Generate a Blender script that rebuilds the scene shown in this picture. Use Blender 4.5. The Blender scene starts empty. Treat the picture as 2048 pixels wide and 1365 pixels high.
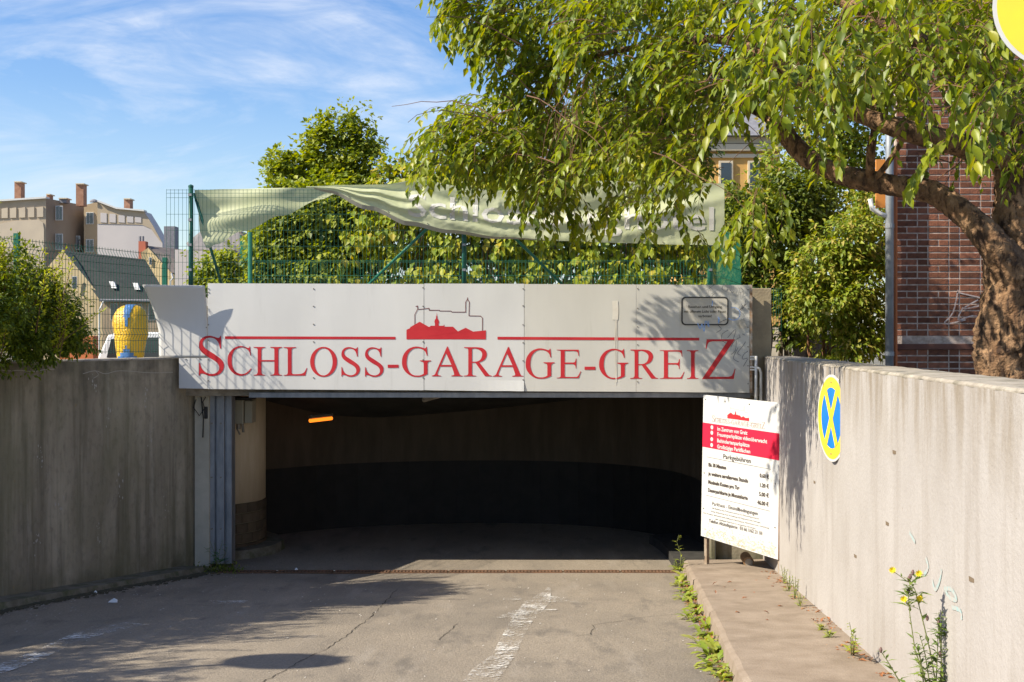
import bpy, bmesh, math, random
from mathutils import Vector, Matrix, noise
from mathutils.geometry import tessellate_polygon
R = math.radians
rnd = random.Random(7)
scene = bpy.context.scene
C = scene.collection
F = 2400.0                     # focal length in photograph pixels (2048 wide)

# ---------------------------------------------------------------- camera
cam_d = bpy.data.cameras.new('camera'); cam = bpy.data.objects.new('camera', cam_d); C.objects.link(cam)
cam_d.sensor_width = 36.0; cam_d.lens = 36.0 * F / 2048
cam_d.clip_start = 0.1; cam_d.clip_end = 3000
cam.location = (0, 0, 0); cam.rotation_euler = (R(90 - 0.107), 0, 0)
scene.camera = cam

# ---------------------------------------------------------------- world, sun, exposure
SUN = Vector((-2.65, -1.0, 2.35)).normalized()
el = math.asin(SUN.z); az = math.atan2(SUN.x, SUN.y)
w = bpy.data.worlds.new('World'); scene.world = w; w.use_nodes = True
nt = w.node_tree; nt.nodes.clear()
def N(nt, t, **k):
    n = nt.nodes.new(t)
    for a, b in k.items():
        if a == 'inp':
            for i, v in b.items(): n.inputs[i].default_value = v
        else: setattr(n, a, b)
    return n
L = lambda nt, a, b: nt.links.new(a, b)
wo = N(nt, 'ShaderNodeOutputWorld'); bg = N(nt, 'ShaderNodeBackground', inp={'Strength': 0.135})
sky = N(nt, 'ShaderNodeTexSky', sky_type='NISHITA', sun_disc=False)
sky.sun_elevation = el; sky.sun_rotation = az % (2 * math.pi); sky.air_density = 1.15; sky.dust_density = 0.6; sky.ozone_density = 3.0
tc = N(nt, 'ShaderNodeTexCoord')
hs = N(nt, 'ShaderNodeHueSaturation', inp={'Hue': .512, 'Saturation': 1.28, 'Value': .70}); L(nt, sky.outputs[0], hs.inputs['Color'])
sep = N(nt, 'ShaderNodeSeparateXYZ'); L(nt, tc.outputs['Generated'], sep.inputs[0])
mp = N(nt, 'ShaderNodeMapping'); mp.inputs['Rotation'].default_value = (0, R(-24), 0); mp.inputs['Scale'].default_value = (1.6, 2.0, 5.5)
mp.inputs['Location'].default_value = (0.35, 0.0, 0.1)
L(nt, tc.outputs['Generated'], mp.inputs[0])
n1 = N(nt, 'ShaderNodeTexNoise', inp={'Scale': 1.7, 'Detail': 11, 'Roughness': 0.60, 'Distortion': 1.3}); L(nt, mp.outputs[0], n1.inputs['Vector'])
mp2 = N(nt, 'ShaderNodeMapping'); mp2.inputs['Rotation'].default_value = (0, R(-38), 0); mp2.inputs['Scale'].default_value = (4, 4, 13)
L(nt, tc.outputs['Generated'], mp2.inputs[0])
n2 = N(nt, 'ShaderNodeTexNoise', inp={'Scale': 2.0, 'Detail': 8, 'Roughness': 0.65, 'Distortion': 1.4}); L(nt, mp2.outputs[0], n2.inputs['Vector'])
r1 = N(nt, 'ShaderNodeMapRange', inp={'From Min': 0.44, 'From Max': 0.66}); L(nt, n1.outputs[0], r1.inputs['Value'])
r2 = N(nt, 'ShaderNodeMapRange', inp={'From Min': 0.32, 'From Max': 0.66, 'To Min': 0.25, 'To Max': 1.0}); L(nt, n2.outputs[0], r2.inputs['Value'])
mu = N(nt, 'ShaderNodeMath', operation='MULTIPLY'); L(nt, r1.outputs[0], mu.inputs[0]); L(nt, r2.outputs[0], mu.inputs[1])
hz = N(nt, 'ShaderNodeMapRange', inp={'From Min': 0.0, 'From Max': 0.2, 'To Min': 0.45, 'To Max': 0.04}); L(nt, sep.outputs['Z'], hz.inputs['Value'])
ad = N(nt, 'ShaderNodeMath', operation='ADD', use_clamp=True); L(nt, mu.outputs[0], ad.inputs[0]); L(nt, hz.outputs[0], ad.inputs[1])
m3 = N(nt, 'ShaderNodeMath', operation='MULTIPLY', inp={1: 0.85}); L(nt, ad.outputs[0], m3.inputs[0])
mx = N(nt, 'ShaderNodeMixRGB', inp={'Color2': (3.4, 3.65, 4.1, 1)}); L(nt, m3.outputs[0], mx.inputs[0]); L(nt, hs.outputs[0], mx.inputs[1])
L(nt, mx.outputs[0], bg.inputs[0]); L(nt, bg.outputs[0], wo.inputs[0])
sd = bpy.data.lights.new('sun', 'SUN'); sd.energy = 4.5; sd.angle = R(0.53); sd.color = (1.0, 0.91, 0.75)
so = bpy.data.objects.new('sun', sd); C.objects.link(so); so.rotation_euler = SUN.to_track_quat('Z', 'Y').to_euler(); so.location = SUN * 60
vs = scene.view_settings; vs.view_transform = 'Standard'; vs.look = 'None'; vs.gamma = 1; vs.exposure = 0.95; vs.use_curve_mapping = False

# ---------------------------------------------------------------- helpers
def at(px, py, d): return Vector(((px - 1024) / F * d, d, -(py - 678) / F * d))
def zr(y):  # road surface height
    return -1.65 - 0.0813 * min(y, 14.6) - 0.01 * max(0, y - 14.6)
def xl(y): return -4.08 - 0.36 * (14.5 - y)          # left wall face
def xr(y): return 1.70 + 0.094 * y                   # right wall face
def xk(y): return 0.75 + 0.091 * y                   # right kerb edge

def tag(o, label=None, cat=None, group=None, kind=None):
    if label: o['label'] = label
    if cat: o['category'] = cat
    if group: o['group'] = group
    if kind: o['kind'] = kind
    return o
def empty(name, loc, label, cat, group=None, rz=0):
    o = bpy.data.objects.new(name, None); C.objects.link(o); o.location = loc; o.rotation_euler = (0, 0, rz); o.empty_display_size = .1
    return tag(o, label, cat, group)

class MB:
    def __init__(s): s.v = []; s.f = []
    def add(s, vs, fs):
        b = len(s.v); s.v += [tuple(v) for v in vs]; s.f += [tuple(i + b for i in f) for f in fs]; return s
    def box(s, x0, x1, y0, y1, z0, z1, M=None):
        vs = [Vector(p) for p in ((x0,y0,z0),(x1,y0,z0),(x1,y1,z0),(x0,y1,z0),(x0,y0,z1),(x1,y0,z1),(x1,y1,z1),(x0,y1,z1))]
        if M: vs = [M @ v for v in vs]
        return s.add(vs, [(0,3,2,1),(4,5,6,7),(0,1,5,4),(1,2,6,5),(2,3,7,6),(3,0,4,7)])
    def quad(s, *p): return s.add(p, [tuple(range(len(p)))])
    def prism(s, pts, ext):   # pts list of 3d points (planar), extruded by vector ext
        n = len(pts); a = [Vector(p) for p in pts]; b = [p + Vector(ext) for p in a]
        fs = [tuple(range(n)), tuple(range(2*n-1, n-1, -1))] + [(i, n+i, n+(i+1) % n, (i+1) % n) for i in range(n)]
        return s.add(a + b, fs)
    def tube(s, path, r, seg=6, cap=True):
        path = [Vector(p) for p in path]; rs = r if hasattr(r, '__len__') else [r] * len(path)
        n = len(path); base = len(s.v); prev = None
        for i, p in enumerate(path):
            t = (path[min(i+1, n-1)] - path[max(i-1, 0)])
            t = t.normalized() if t.length > 1e-9 else Vector((0,0,1))
            if prev is None:
                u = t.orthogonal().normalized()
            else:
                u = prev - t * prev.dot(t)
                u = u.normalized() if u.length > 1e-6 else t.orthogonal().normalized()
            prev = u; q = t.cross(u)
            for k in range(seg):
                a = 2 * math.pi * k / seg
                s.v.append(tuple(p + (u * math.cos(a) + q * math.sin(a)) * rs[i]))
        for i in range(n-1):
            for k in range(seg):
                a = base + i*seg + k; b = base + i*seg + (k+1) % seg
                s.f.append((a, b, b+seg, a+seg))
        if cap:
            s.f.append(tuple(base + k for k in range(seg))[::-1]); s.f.append(tuple(base + (n-1)*seg + k for k in range(seg)))
        return s
    def lathe(s, prof, c, seg=16, sx=1, sy=1):   # prof [(r,z)]
        base = len(s.v)
        for r_, z in prof:
            for k in range(seg):
                a = 2*math.pi*k/seg; s.v.append((c[0] + r_*sx*math.cos(a), c[1] + r_*sy*math.sin(a), c[2] + z))
        for i in range(len(prof)-1):
            for k in range(seg):
                a = base+i*seg+k; b = base+i*seg+(k+1) % seg; s.f.append((a, b, b+seg, a+seg))
        s.f.append(tuple(base+k for k in range(seg))[::-1]); s.f.append(tuple(base+(len(prof)-1)*seg+k for k in range(seg)))
        return s
    def build(s, name, mat, parent=None, smooth=False, bevel=0, kind=None):
        me = bpy.data.meshes.new(name); me.from_pydata(s.v, [], s.f); me.update()
        me.materials.append(mat)
        if smooth: me.polygons.foreach_set('use_smooth', [True] * len(me.polygons))
        o = bpy.data.objects.new(name, me); C.objects.link(o)
        if parent:
            o.parent = parent
            o.matrix_parent_inverse = PM(parent).inverted()
        if bevel:
            m = o.modifiers.new('bevel', 'BEVEL'); m.width = bevel; m.segments = 2; m.limit_method = 'ANGLE'
        if kind: o['kind'] = kind
        return o
def PM(o):
    M = Matrix.LocRotScale(o.location, o.rotation_euler, o.scale)
    if o.parent: M = PM(o.parent) @ o.matrix_parent_inverse @ M
    return M
def inst(me, name, M, parent, mat=None):
    o = bpy.data.objects.new(name, me); C.objects.link(o); o.parent = parent
    o.matrix_parent_inverse = PM(parent).inverted()
    o.matrix_basis = M
    return o

# ---------------------------------------------------------------- materials
def mat(name, col, rough=.8, col2=None, scale=5, stretch=(1,1,1), bump=0, bscale=40, detail=6, metal=0, lo=.35, hi=.65, spec=.3, space='Object', rand=0, bstretch=(1,1,1)):
    m = bpy.data.materials.new(name); m.use_nodes = True; t = m.node_tree; b = t.nodes['Principled BSDF']
    b.inputs['Roughness'].default_value = rough; b.inputs['Metallic'].default_value = metal; b.inputs['Specular IOR Level'].default_value = spec
    b.inputs['Base Color'].default_value = (*col, 1)
    tcn = N(t, 'ShaderNodeTexCoord'); out = None
    if col2 is not None:
        mpn = N(t, 'ShaderNodeMapping'); mpn.inputs['Scale'].default_value = stretch; L(t, tcn.outputs[space], mpn.inputs[0])
        nn = N(t, 'ShaderNodeTexNoise', inp={'Scale': scale, 'Detail': detail, 'Roughness': .6}); L(t, mpn.outputs[0], nn.inputs['Vector'])
        mr = N(t, 'ShaderNodeMapRange', inp={'From Min': lo, 'From Max': hi}); L(t, nn.outputs[0], mr.inputs['Value'])
        mixn = N(t, 'ShaderNodeMixRGB', inp={'Color1': (*col, 1), 'Color2': (*col2, 1)}); L(t, mr.outputs[0], mixn.inputs[0]); out = mixn.outputs[0]
    if rand:
        oi = N(t, 'ShaderNodeObjectInfo'); mr = N(t, 'ShaderNodeMapRange', inp={'To Min': 1-rand, 'To Max': 1+rand}); L(t, oi.outputs['Random'], mr.inputs['Value'])
        h = N(t, 'ShaderNodeHueSaturation'); L(t, mr.outputs[0], h.inputs['Value'])
        if out: L(t, out, h.inputs['Color'])
        else: h.inputs['Color'].default_value = (*col, 1)
        out = h.outputs[0]
    if out: L(t, out, b.inputs['Base Color'])
    if bump:
        mpb = N(t, 'ShaderNodeMapping'); mpb.inputs['Scale'].default_value = bstretch; L(t, tcn.outputs[space], mpb.inputs[0])
        nb = N(t, 'ShaderNodeTexNoise', inp={'Scale': bscale, 'Detail': 5, 'Roughness': .6}); L(t, mpb.outputs[0], nb.inputs['Vector'])
        bn = N(t, 'ShaderNodeBump', inp={'Strength': bump, 'Distance': .02}); L(t, nb.outputs[0], bn.inputs['Height']); L(t, bn.outputs[0], b.inputs['Normal'])
    return m
def layer(m, col, scale, stretch, lo, hi, amount=1, zr_=None, seed=0, detail=6):
    """another layer of stain over the base colour of a material"""
    t = m.node_tree; b = t.nodes['Principled BSDF']; src = b.inputs['Base Color'].links[0].from_socket if b.inputs['Base Color'].links else None
    tcn = N(t, 'ShaderNodeTexCoord'); mpn = N(t, 'ShaderNodeMapping'); mpn.inputs['Scale'].default_value = stretch; mpn.inputs['Location'].default_value = (seed*3.7, seed*1.3, seed*2.1)
    L(t, tcn.outputs['Object'], mpn.inputs[0])
    nn = N(t, 'ShaderNodeTexNoise', inp={'Scale': scale, 'Detail': detail, 'Roughness': .62}); L(t, mpn.outputs[0], nn.inputs['Vector'])
    mr = N(t, 'ShaderNodeMapRange', inp={'From Min': lo, 'From Max': hi, 'To Max': amount}); L(t, nn.outputs[0], mr.inputs['Value']); fac = mr.outputs[0]
    if zr_:
        sp = N(t, 'ShaderNodeSeparateXYZ'); L(t, tcn.outputs['Object'], sp.inputs[0])
        mz = N(t, 'ShaderNodeMapRange', inp={'From Min': zr_[0], 'From Max': zr_[1], 'To Min': 0, 'To Max': 1}); L(t, sp.outputs[2], mz.inputs['Value'])
        k = N(t, 'ShaderNodeMath', operation='MULTIPLY'); L(t, fac, k.inputs[0]); L(t, mz.outputs[0], k.inputs[1]); fac = k.outputs[0]
    mixn = N(t, 'ShaderNodeMixRGB', inp={'Color2': (*col, 1)}); L(t, fac, mixn.inputs[0])
    if src: L(t, src, mixn.inputs[1])
    else: mixn.inputs[1].default_value = b.inputs['Base Color'].default_value
    L(t, mixn.outputs[0], b.inputs['Base Color'])
    return m
def leafmat(name, cols, trans=.35, rough=.5, spec=.35):
    m = bpy.data.materials.new(name); m.use_nodes = True; t = m.node_tree; b = t.nodes['Principled BSDF']
    g = N(t, 'ShaderNodeNewGeometry'); oi = N(t, 'ShaderNodeObjectInfo')
    a = N(t, 'ShaderNodeMath', operation='ADD'); L(t, g.outputs['Random Per Island'], a.inputs[0]); L(t, oi.outputs['Random'], a.inputs[1])
    fr = N(t, 'ShaderNodeMath', operation='FRACT'); L(t, a.outputs[0], fr.inputs[0])
    cr = N(t, 'ShaderNodeValToRGB'); L(t, fr.outputs[0], cr.inputs[0])
    e = cr.color_ramp.elements
    while len(e) < len(cols): e.new(.5)
    for i, c in enumerate(cols): e[i].position = i / max(1, len(cols)-1); e[i].color = (*c, 1)
    L(t, cr.outputs[0], b.inputs['Base Color']); b.inputs['Roughness'].default_value = rough; b.inputs['Specular IOR Level'].default_value = spec
    tr = N(t, 'ShaderNodeBsdfTranslucent'); h = N(t, 'ShaderNodeHueSaturation', inp={'Hue': .485, 'Saturation': 1.15, 'Value': 1.7}); L(t, cr.outputs[0], h.inputs['Color']); L(t, h.outputs[0], tr.inputs[0])
    ms = N(t, 'ShaderNodeMixShader', inp={0: trans}); L(t, b.outputs[0], ms.inputs[1]); L(t, tr.outputs[0], ms.inputs[2])
    L(t, ms.outputs[0], t.nodes['Material Output'].inputs[0])
    return m

M_ = {}
M_['wall_left'] = mat('old_concrete', (.22,.19,.14), .92, (.42,.37,.28), 1.6, (1.7,1.7,.26), .35, 30, lo=.30, hi=.72)
layer(M_['wall_left'], (.09,.08,.052), 2.4, (2.3,2.3,.15), .48, .70, .75, seed=1)
layer(M_['wall_left'], (.42,.39,.33), 2.2, (2.2,2.2,.24), .57, .74, .75, seed=2)
layer(M_['wall_left'], (.05,.055,.025), 3, (1,1,1), .3, .6, .8, (-2.35,-2.75), seed=31)
layer(M_['wall_left'], (.34,.22,.06), 16, (1,1,.5), .70, .74, .7, seed=33)
layer(M_['wall_left'], (.09,.08,.06), 14, (1,1,.7), .5, .75, .45, seed=15)
layer(M_['wall_left'], (.16,.15,.085), 1.2, (1,1,.6), .45, .65, .55, seed=8)
layer(M_['wall_left'], (.30,.18,.05), 9, (1,1,.6), .70, .76, .55, seed=5)
layer(M_['wall_left'], (.05,.045,.035), 3, (1,1,1), .35, .6, .75, (-.75,-.25), seed=3)
M_['wall_right'] = mat('pale_concrete', (.345,.32,.30), .9, (.42,.395,.375), 1.6, (1,1,.6), .3, 34, lo=.25, hi=.75)
layer(M_['wall_right'], (.22,.185,.15), 2.0, (1.8,1.8,.22), .52, .78, .55, seed=4)
layer(M_['wall_right'], (.44,.41,.385), 3, (1.6,1.6,.3), .56, .8, .4, seed=11)
layer(M_['wall_right'], (.29,.26,.23), 1.1, (1,1,1), .45, .7, .5, seed=12)
layer(M_['wall_right'], (.22,.18,.13), 2.5, (2.5,2.5,.5), .40, .62, .85, (-.80,-.25), seed=6)
layer(M_['wall_right'], (.20,.155,.11), 30, (1,1,1), .69, .73, .8, seed=7)
layer(M_['wall_right'], (.17,.13,.10), 75, (1,1,1), .70, .74, .7, seed=17)
M_['wall_cap'] = mat('wall_cap_concrete', (.27,.235,.19), .93, (.40,.36,.30), 6, (1,1,1), .5, 30, lo=.35, hi=.65)
layer(M_['wall_cap'], (.10,.095,.06), 5, (1,1,1), .52, .7, .7, seed=3)
M_['sidewalk'] = mat('sidewalk_concrete', (.23,.18,.135), .92, (.31,.25,.195), 4, (1,1,1), .4, 60, lo=.32, hi=.68)
layer(M_['sidewalk'], (.15,.115,.08), 2.2, (1,1,1), .55, .75, .6, seed=2)
M_['kerb_left'] = mat('mossy_kerb', (.11,.10,.07), .95, (.20,.18,.14), 7, (1,1,1), .5, 40)
layer(M_['kerb_left'], (.05,.07,.02), 5, (1,1,1), .5, .65, .7, seed=2)
M_['asphalt'] = mat('asphalt', (.185,.155,.120), .9, (.345,.293,.228), 55, (1,1,1), .6, 70, detail=5, lo=.28, hi=.72)
layer(M_['asphalt'], (.16,.14,.115), 1.1, (1,.5,1), .42, .70, .6, seed=1)
layer(M_['asphalt'], (.11,.098,.085), 3.2, (1,.35,1), .56, .70, .6, seed=21)
layer(M_['asphalt'], (.10,.09,.078), .7, (1,.6,1), .50, .62, .35, seed=22, detail=3)
layer(M_['asphalt'], (.36,.32,.27), 2.2, (1.6,.25,1), .56, .72, .4, seed=23)
layer(M_['asphalt'], (.33,.30,.26), 160, (1,1,1), .72, .78, .6, seed=2)
layer(M_['asphalt'], (.07,.062,.052), 60, (1,1,1), .64, .72, .6, seed=3)
layer(M_['asphalt'], (.42,.38,.32), 45, (1,1,1), .72, .77, .6, seed=6)
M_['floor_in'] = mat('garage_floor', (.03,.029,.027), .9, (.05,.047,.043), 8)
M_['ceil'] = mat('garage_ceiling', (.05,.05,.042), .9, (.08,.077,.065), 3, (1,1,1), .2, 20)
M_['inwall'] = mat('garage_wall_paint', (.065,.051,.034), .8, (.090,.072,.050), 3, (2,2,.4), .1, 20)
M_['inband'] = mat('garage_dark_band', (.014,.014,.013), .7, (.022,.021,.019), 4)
M_['cream'] = mat('cream_paint', (.55,.44,.29), .8, (.62,.51,.36), 5, (3,3,.4), .12, 25)
M_['tile'] = mat('brown_clinker', (.085,.062,.038), .7, (.12,.088,.055), 9, rand=.2)
M_['dark_joint'] = mat('joint_mortar', (.2,.17,.11), .95)
M_['steel'] = mat('galvanised_steel', (.20,.215,.235), .55, (.34,.355,.375), 5, (2,2,.7), .08, 20, metal=.55, lo=.3, hi=.7)
M_['white'] = mat('white_sheet', (.57,.565,.545), .42, (.62,.615,.595), 1.2, (1,1,.35), .02, 2, spec=.4, lo=.3, hi=.7)
layer(M_['white'], (.42,.41,.38), 3, (4,4,.35), .60, .78, .35, seed=3)
M_['white2'] = mat('white_sheet_stained', (.51,.495,.45), .42, (.57,.555,.51), 1.4, (1,1,.35), .02, 2, spec=.4, lo=.3, hi=.7)
layer(M_['white2'], (.40,.38,.32), 3, (4.5,4.5,.3), .60, .76, .45, seed=9)
M_['red'] = mat('red_lettering', (.46,.018,.028), .5, (.52,.03,.035), 3)
M_['thin'] = mat('dark_red_line', (.16,.05,.05), .6)
M_['black'] = mat('black_marking', (.03,.03,.03), .6)
M_['grey_ink'] = mat('grey_pen', (.12,.12,.13), .7)
M_['blue_ink'] = mat('blue_pen', (.22,.38,.72), .7)
M_['turq'] = mat('turquoise_chalk', (.30,.42,.42), .9, (.41,.39,.365), 30, lo=.4, hi=.6)
M_['wpaint_brick'] = mat('white_spray_paint', (.42,.38,.38), .9, (.25,.15,.13), 40, lo=.4, hi=.7)
M_['plain_white'] = mat('white_enamel', (.58,.58,.57), .4, (.53,.53,.52), 3, spec=.4)
M_['crimson'] = mat('crimson_print', (.62,.02,.055), .4, (.56,.02,.05), 4)
M_['dark_text'] = mat('dark_brown_print', (.07,.055,.045), .7)
M_['notice'] = mat('notice_film', (.50,.47,.41), .5)
M_['bolt'] = mat('bolt_metal', (.22,.20,.17), .5, metal=.4)
M_['green_metal'] = mat('green_powder_coat', (.012,.13,.085), .45, (.02,.17,.11), 6, spec=.4)
M_['green_dark'] = mat('green_post_coat', (.008,.075,.055), .45, (.012,.10,.07), 6, spec=.4)
M_['rust'] = mat('rusty_iron', (.20,.105,.06), .9, (.11,.07,.045), 12, bump=.3, bscale=60)
M_['brass_pipe'] = mat('rusted_pipe', (.35,.22,.11), .7, (.22,.13,.07), 12)
M_['wpipe'] = mat('white_pipe', (.75,.73,.69), .4, (.66,.64,.6), 6)
M_['yellow'] = mat('sign_yellow', (.78,.60,.045), .45, (.72,.56,.05), 6)
M_['blue'] = mat('sign_blue', (.012,.16,.62), .45, (.015,.19,.68), 6)
M_['ywrap'] = mat('yellow_foil', (.70,.42,.005), .35, (.60,.35,.005), 8, bump=.9, bscale=14, spec=.6, bstretch=(1,1,2))
M_['bwrap'] = mat('blue_foil', (.05,.14,.33), .4, (.09,.20,.42), 8, bump=.6, bscale=14)
M_['carwhite'] = mat('white_car_paint', (.78,.78,.78), .25, spec=.5)
M_['glass'] = mat('dark_glass', (.03,.04,.045), .08, spec=.8)
M_['rubber'] = mat('black_rubber', (.02,.02,.02), .8)
M_['redlamp'] = mat('red_lamp', (.5,.02,.02), .3)
M_['orange'] = mat('orange_brick_paint', (.55,.17,.06), .8, (.45,.13,.05), 5)
M_['bark'] = mat('cherry_bark', (.14,.075,.038), .9, (.36,.22,.12), 9, (1,1,.6), 1.0, 16, lo=.35, hi=.65)
layer(M_['bark'], (.05,.03,.02), 5, (1,1,.6), .5, .65, .7, seed=1)
layer(M_['bark'], (.035,.02,.014), 22, (1,1,.28), .50, .60, .85, seed=13)
layer(M_['bark'], (.34,.24,.16), 30, (1,1,.6), .60, .72, .5, seed=14)
M_['bark'].node_tree.nodes['Bump'].inputs['Distance'].default_value = .05
M_['bark_dark'] = mat('grey_bark', (.06,.045,.03), .9, (.11,.085,.06), 9, bump=.5, bscale=20)
M_['twig'] = mat('red_brown_twig', (.16,.085,.05), .8)
M_['brick'] = mat('red_brick', (.235,.09,.05), .9, (.12,.052,.034), 14, bump=.4, bscale=60, rand=.42, lo=.35, hi=.7)
M_['mortar'] = mat('mortar', (.56,.46,.40), .95, (.28,.22,.18), 12, bump=.3)
M_['cherry'] = leafmat('cherry_leaf', [(.055,.090,.008),(.10,.145,.010),(.17,.225,.012),(.25,.29,.016),(.13,.17,.012),(.34,.34,.02)], .42, rough=.42, spec=.45)
M_['maple'] = leafmat('maple_leaf', [(.11,.155,.018),(.18,.235,.022),(.26,.305,.03),(.33,.345,.04)], .36)
M_['vine'] = leafmat('vine_leaf', [(.13,.19,.014),(.23,.30,.018),(.36,.38,.024),(.17,.23,.014),(.44,.36,.035)], .38)
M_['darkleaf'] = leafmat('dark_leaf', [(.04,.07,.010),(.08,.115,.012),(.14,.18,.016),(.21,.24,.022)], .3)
M_['shrub'] = leafmat('shrub_leaf', [(.10,.15,.016),(.18,.245,.02),(.29,.335,.028),(.42,.34,.09)], .34)
M_['bush'] = leafmat('box_bush_leaf', [(.055,.09,.012),(.09,.13,.014),(.14,.19,.016),(.20,.25,.02)], .34)
M_['bushtip'] = leafmat('box_bush_shoot', [(.26,.31,.02),(.36,.40,.028),(.46,.46,.04)], .42)
M_['weed'] = leafmat('weed_leaf', [(.16,.24,.03),(.26,.33,.04),(.34,.36,.06),(.20,.26,.04)], .3)
M_['weed_dark'] = leafmat('weed_leaf_dark', [(.10,.17,.04),(.16,.24,.05),(.22,.28,.07)], .3)
M_['stem'] = mat('weed_stem', (.17,.19,.07), .7)
M_['dry'] = leafmat('dry_leaf', [(.28,.11,.05),(.36,.16,.06),(.20,.09,.05),(.45,.28,.14)], .1)
M_['petal'] = mat('yellow_petal', (.85,.65,.02), .6)
M_['seed'] = mat('seed_head', (.16,.10,.09), .8)
M_['paper'] = mat('white_paper', (.75,.74,.72), .8)
M_['ground'] = mat('town_ground', (.13,.12,.10), .95, (.19,.18,.14), .6, bump=.3, bscale=8)
M_['grass_g'] = mat('planted_earth', (.08,.07,.045), .95, (.06,.09,.03), 2)

# ================================================================ STRUCTURE: ground, road, pavement
# town ground with the ramp cut out
g = MB(); GZ = -1.57
g.quad((-400,-1.0,GZ), (xl(-1)-.35,-1.0,GZ), (xl(15)-.35,15,GZ), (-5.6,15,GZ), (-5.6,21,GZ), (-5.6,900,GZ), (-400,900,GZ))
g.quad((400,-1.0,GZ), (400,900,GZ), (3.7,900,GZ), (3.7,15,GZ), (xr(-1)+.45,-1.0,GZ))
g.quad((-5.6,21,GZ), (3.7,21,GZ), (3.7,900,GZ), (-5.6,900,GZ))
g.quad((-400,-300,GZ), (400,-300,GZ), (400,-1.0,GZ), (-400,-1.0,GZ))
tag(g.build('ground', M_['ground']), kind='structure')
# ramp road
g = MB(); nx, ny = 60, 90
for j in range(ny+1):
    y = -1.0 + 15.7 * j / ny
    a, b = xl(y) - .05, xr(y) + .05
    if j == ny: a, b = -4.1, 3.1
    for i in range(nx+1):
        x = a + (b-a) * i / nx
        g.v.append((x, y, zr(y) + .012 * noise.noise(Vector((x*.8, y*.5, 0)))))
for j in range(ny):
    for i in range(nx):
        k = j*(nx+1)+i; g.f.append((k, k+1, k+nx+2, k+nx+1))
road = tag(g.build('ramp_road', M_['asphalt'], smooth=True), kind='structure')
def road_z(x, y): return zr(y) + .012 * noise.noise(Vector((x*.8, y*.5, 0)))
def ground_px(px, py, up=0.0):
    s = (py-678)/F
    y = (1.65-up)/(s-.0813)
    if y > 14.6: y = (2.84-up)/s
    x = (px-1024)/F*y
    return Vector((x, y, zr(y)+up))
g = MB().quad((-5.5,14.7,zr(14.7)-.002), (3.1,14.7,zr(14.7)-.002), (3.1,21,zr(21)), (-5.5,21,zr(21)))
tag(g.build('garage_floor', M_['asphalt']), kind='structure')
# cracks in the road, drawn as thin dark strips
def strip(mb, pts, w0, up=.004, jit=0, plane='ground', rr=None):
    rr = rr or rnd; P = [Vector(p) for p in pts]; Q = []
    for i in range(len(P)-1):
        n = max(2, int((P[i+1]-P[i]).length / .06)) if jit else 1
        for k in range(n):
            q = P[i].lerp(P[i+1], k/n)
            if jit and (k or i): q = q + Vector((rr.uniform(-jit, jit), rr.uniform(-jit, jit), 0))
            Q.append(q)
    Q.append(P[-1]); vs = []; fs = []
    for i, q in enumerate(Q):
        t = (Q[min(i+1, len(Q)-1)] - Q[max(i-1, 0)]); nrm = Vector((-t.y, t.x, 0)).normalized()
        ww = w0 * rr.uniform(.4, 1.2) / 2 if jit else w0/2
        for sgn in (-1, 1):
            v = q + nrm * ww * sgn; v.z = road_z(v.x, v.y) + up; vs.append(v)
    for i in range(len(Q)-1): fs.append((2*i, 2*i+1, 2*i+3, 2*i+2))
    mb.add(vs, fs)
ck = MB()
for line in ([(795,1180),(770,1205),(735,1240),(690,1275),(650,1300),(600,1325),(555,1350),(520,1368)],
             [(878,1280),(905,1258),(915,1249)], [(1183,1252),(1240,1245),(1275,1237),(1330,1232),(1365,1228)],
             [(1183,1252),(1190,1257),(1180,1272),(1150,1275)], [(430,1212),(370,1208)]):
    strip(ck, [ground_px(*p) for p in line], .0065, .004, .012)
ck.build('crack', mat('crack_dark', (.03,.027,.022), .95), road, kind='stuff')
# worn road paint
def worn(name, thr):
    m = mat(name, (.66,.64,.60), .85)
    t = m.node_tree; b = t.nodes['Principled BSDF']; tcn = N(t, 'ShaderNodeTexCoord'); mpn = N(t, 'ShaderNodeMapping'); mpn.inputs['Scale'].default_value = (26, 60, 1)
    L(t, tcn.outputs['Object'], mpn.inputs[0]); nn = N(t, 'ShaderNodeTexNoise', inp={'Scale': 1.0, 'Detail': 6, 'Roughness': .7}); L(t, mpn.outputs[0], nn.inputs['Vector'])
    n2_ = N(t, 'ShaderNodeTexNoise', inp={'Scale': 3.0, 'Detail': 3}); L(t, tcn.outputs['Object'], n2_.inputs['Vector'])
    a = N(t, 'ShaderNodeMath', operation='MULTIPLY_ADD', inp={1: .55}); L(t, n2_.outputs[0], a.inputs[0]); L(t, nn.outputs[0], a.inputs[2])
    mr = N(t, 'ShaderNodeMapRange', inp={'From Min': thr, 'From Max': thr+.12}); L(t, a.outputs[0], mr.inputs['Value'])
    L(t, mr.outputs[0], b.inputs['Alpha']); return m
pm = worn('worn_road_paint', .79); pm2 = worn('worn_road_paint_faint', .83)
pt = MB()
def poly_g(mb, pts, up=.008):
    vs = [ground_px(*p) for p in pts]
    for v in vs: v.z = road_z(v.x, v.y) + up
    mb.add(vs, [tuple(range(len(vs)))])
def bandg(mb, pts, up=.008):   # pts: (pxL,pxR,py)
    for i in range(len(pts)-1):
        (a,b,c),(d,e,f) = pts[i], pts[i+1]
        poly_g(mb, [(a,c),(b,c),(e,f),(d,f)], up)
bandg(pt, [(915,985,1380),(945,1010,1340),(985,1032,1310),(1000,1045,1280),(1018,1062,1250),(1035,1085,1225),(1050,1100,1205),(1085,1102,1185),(1094,1101,1176)])
arrow = pt.build('arrow_marking', pm, road)
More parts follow.
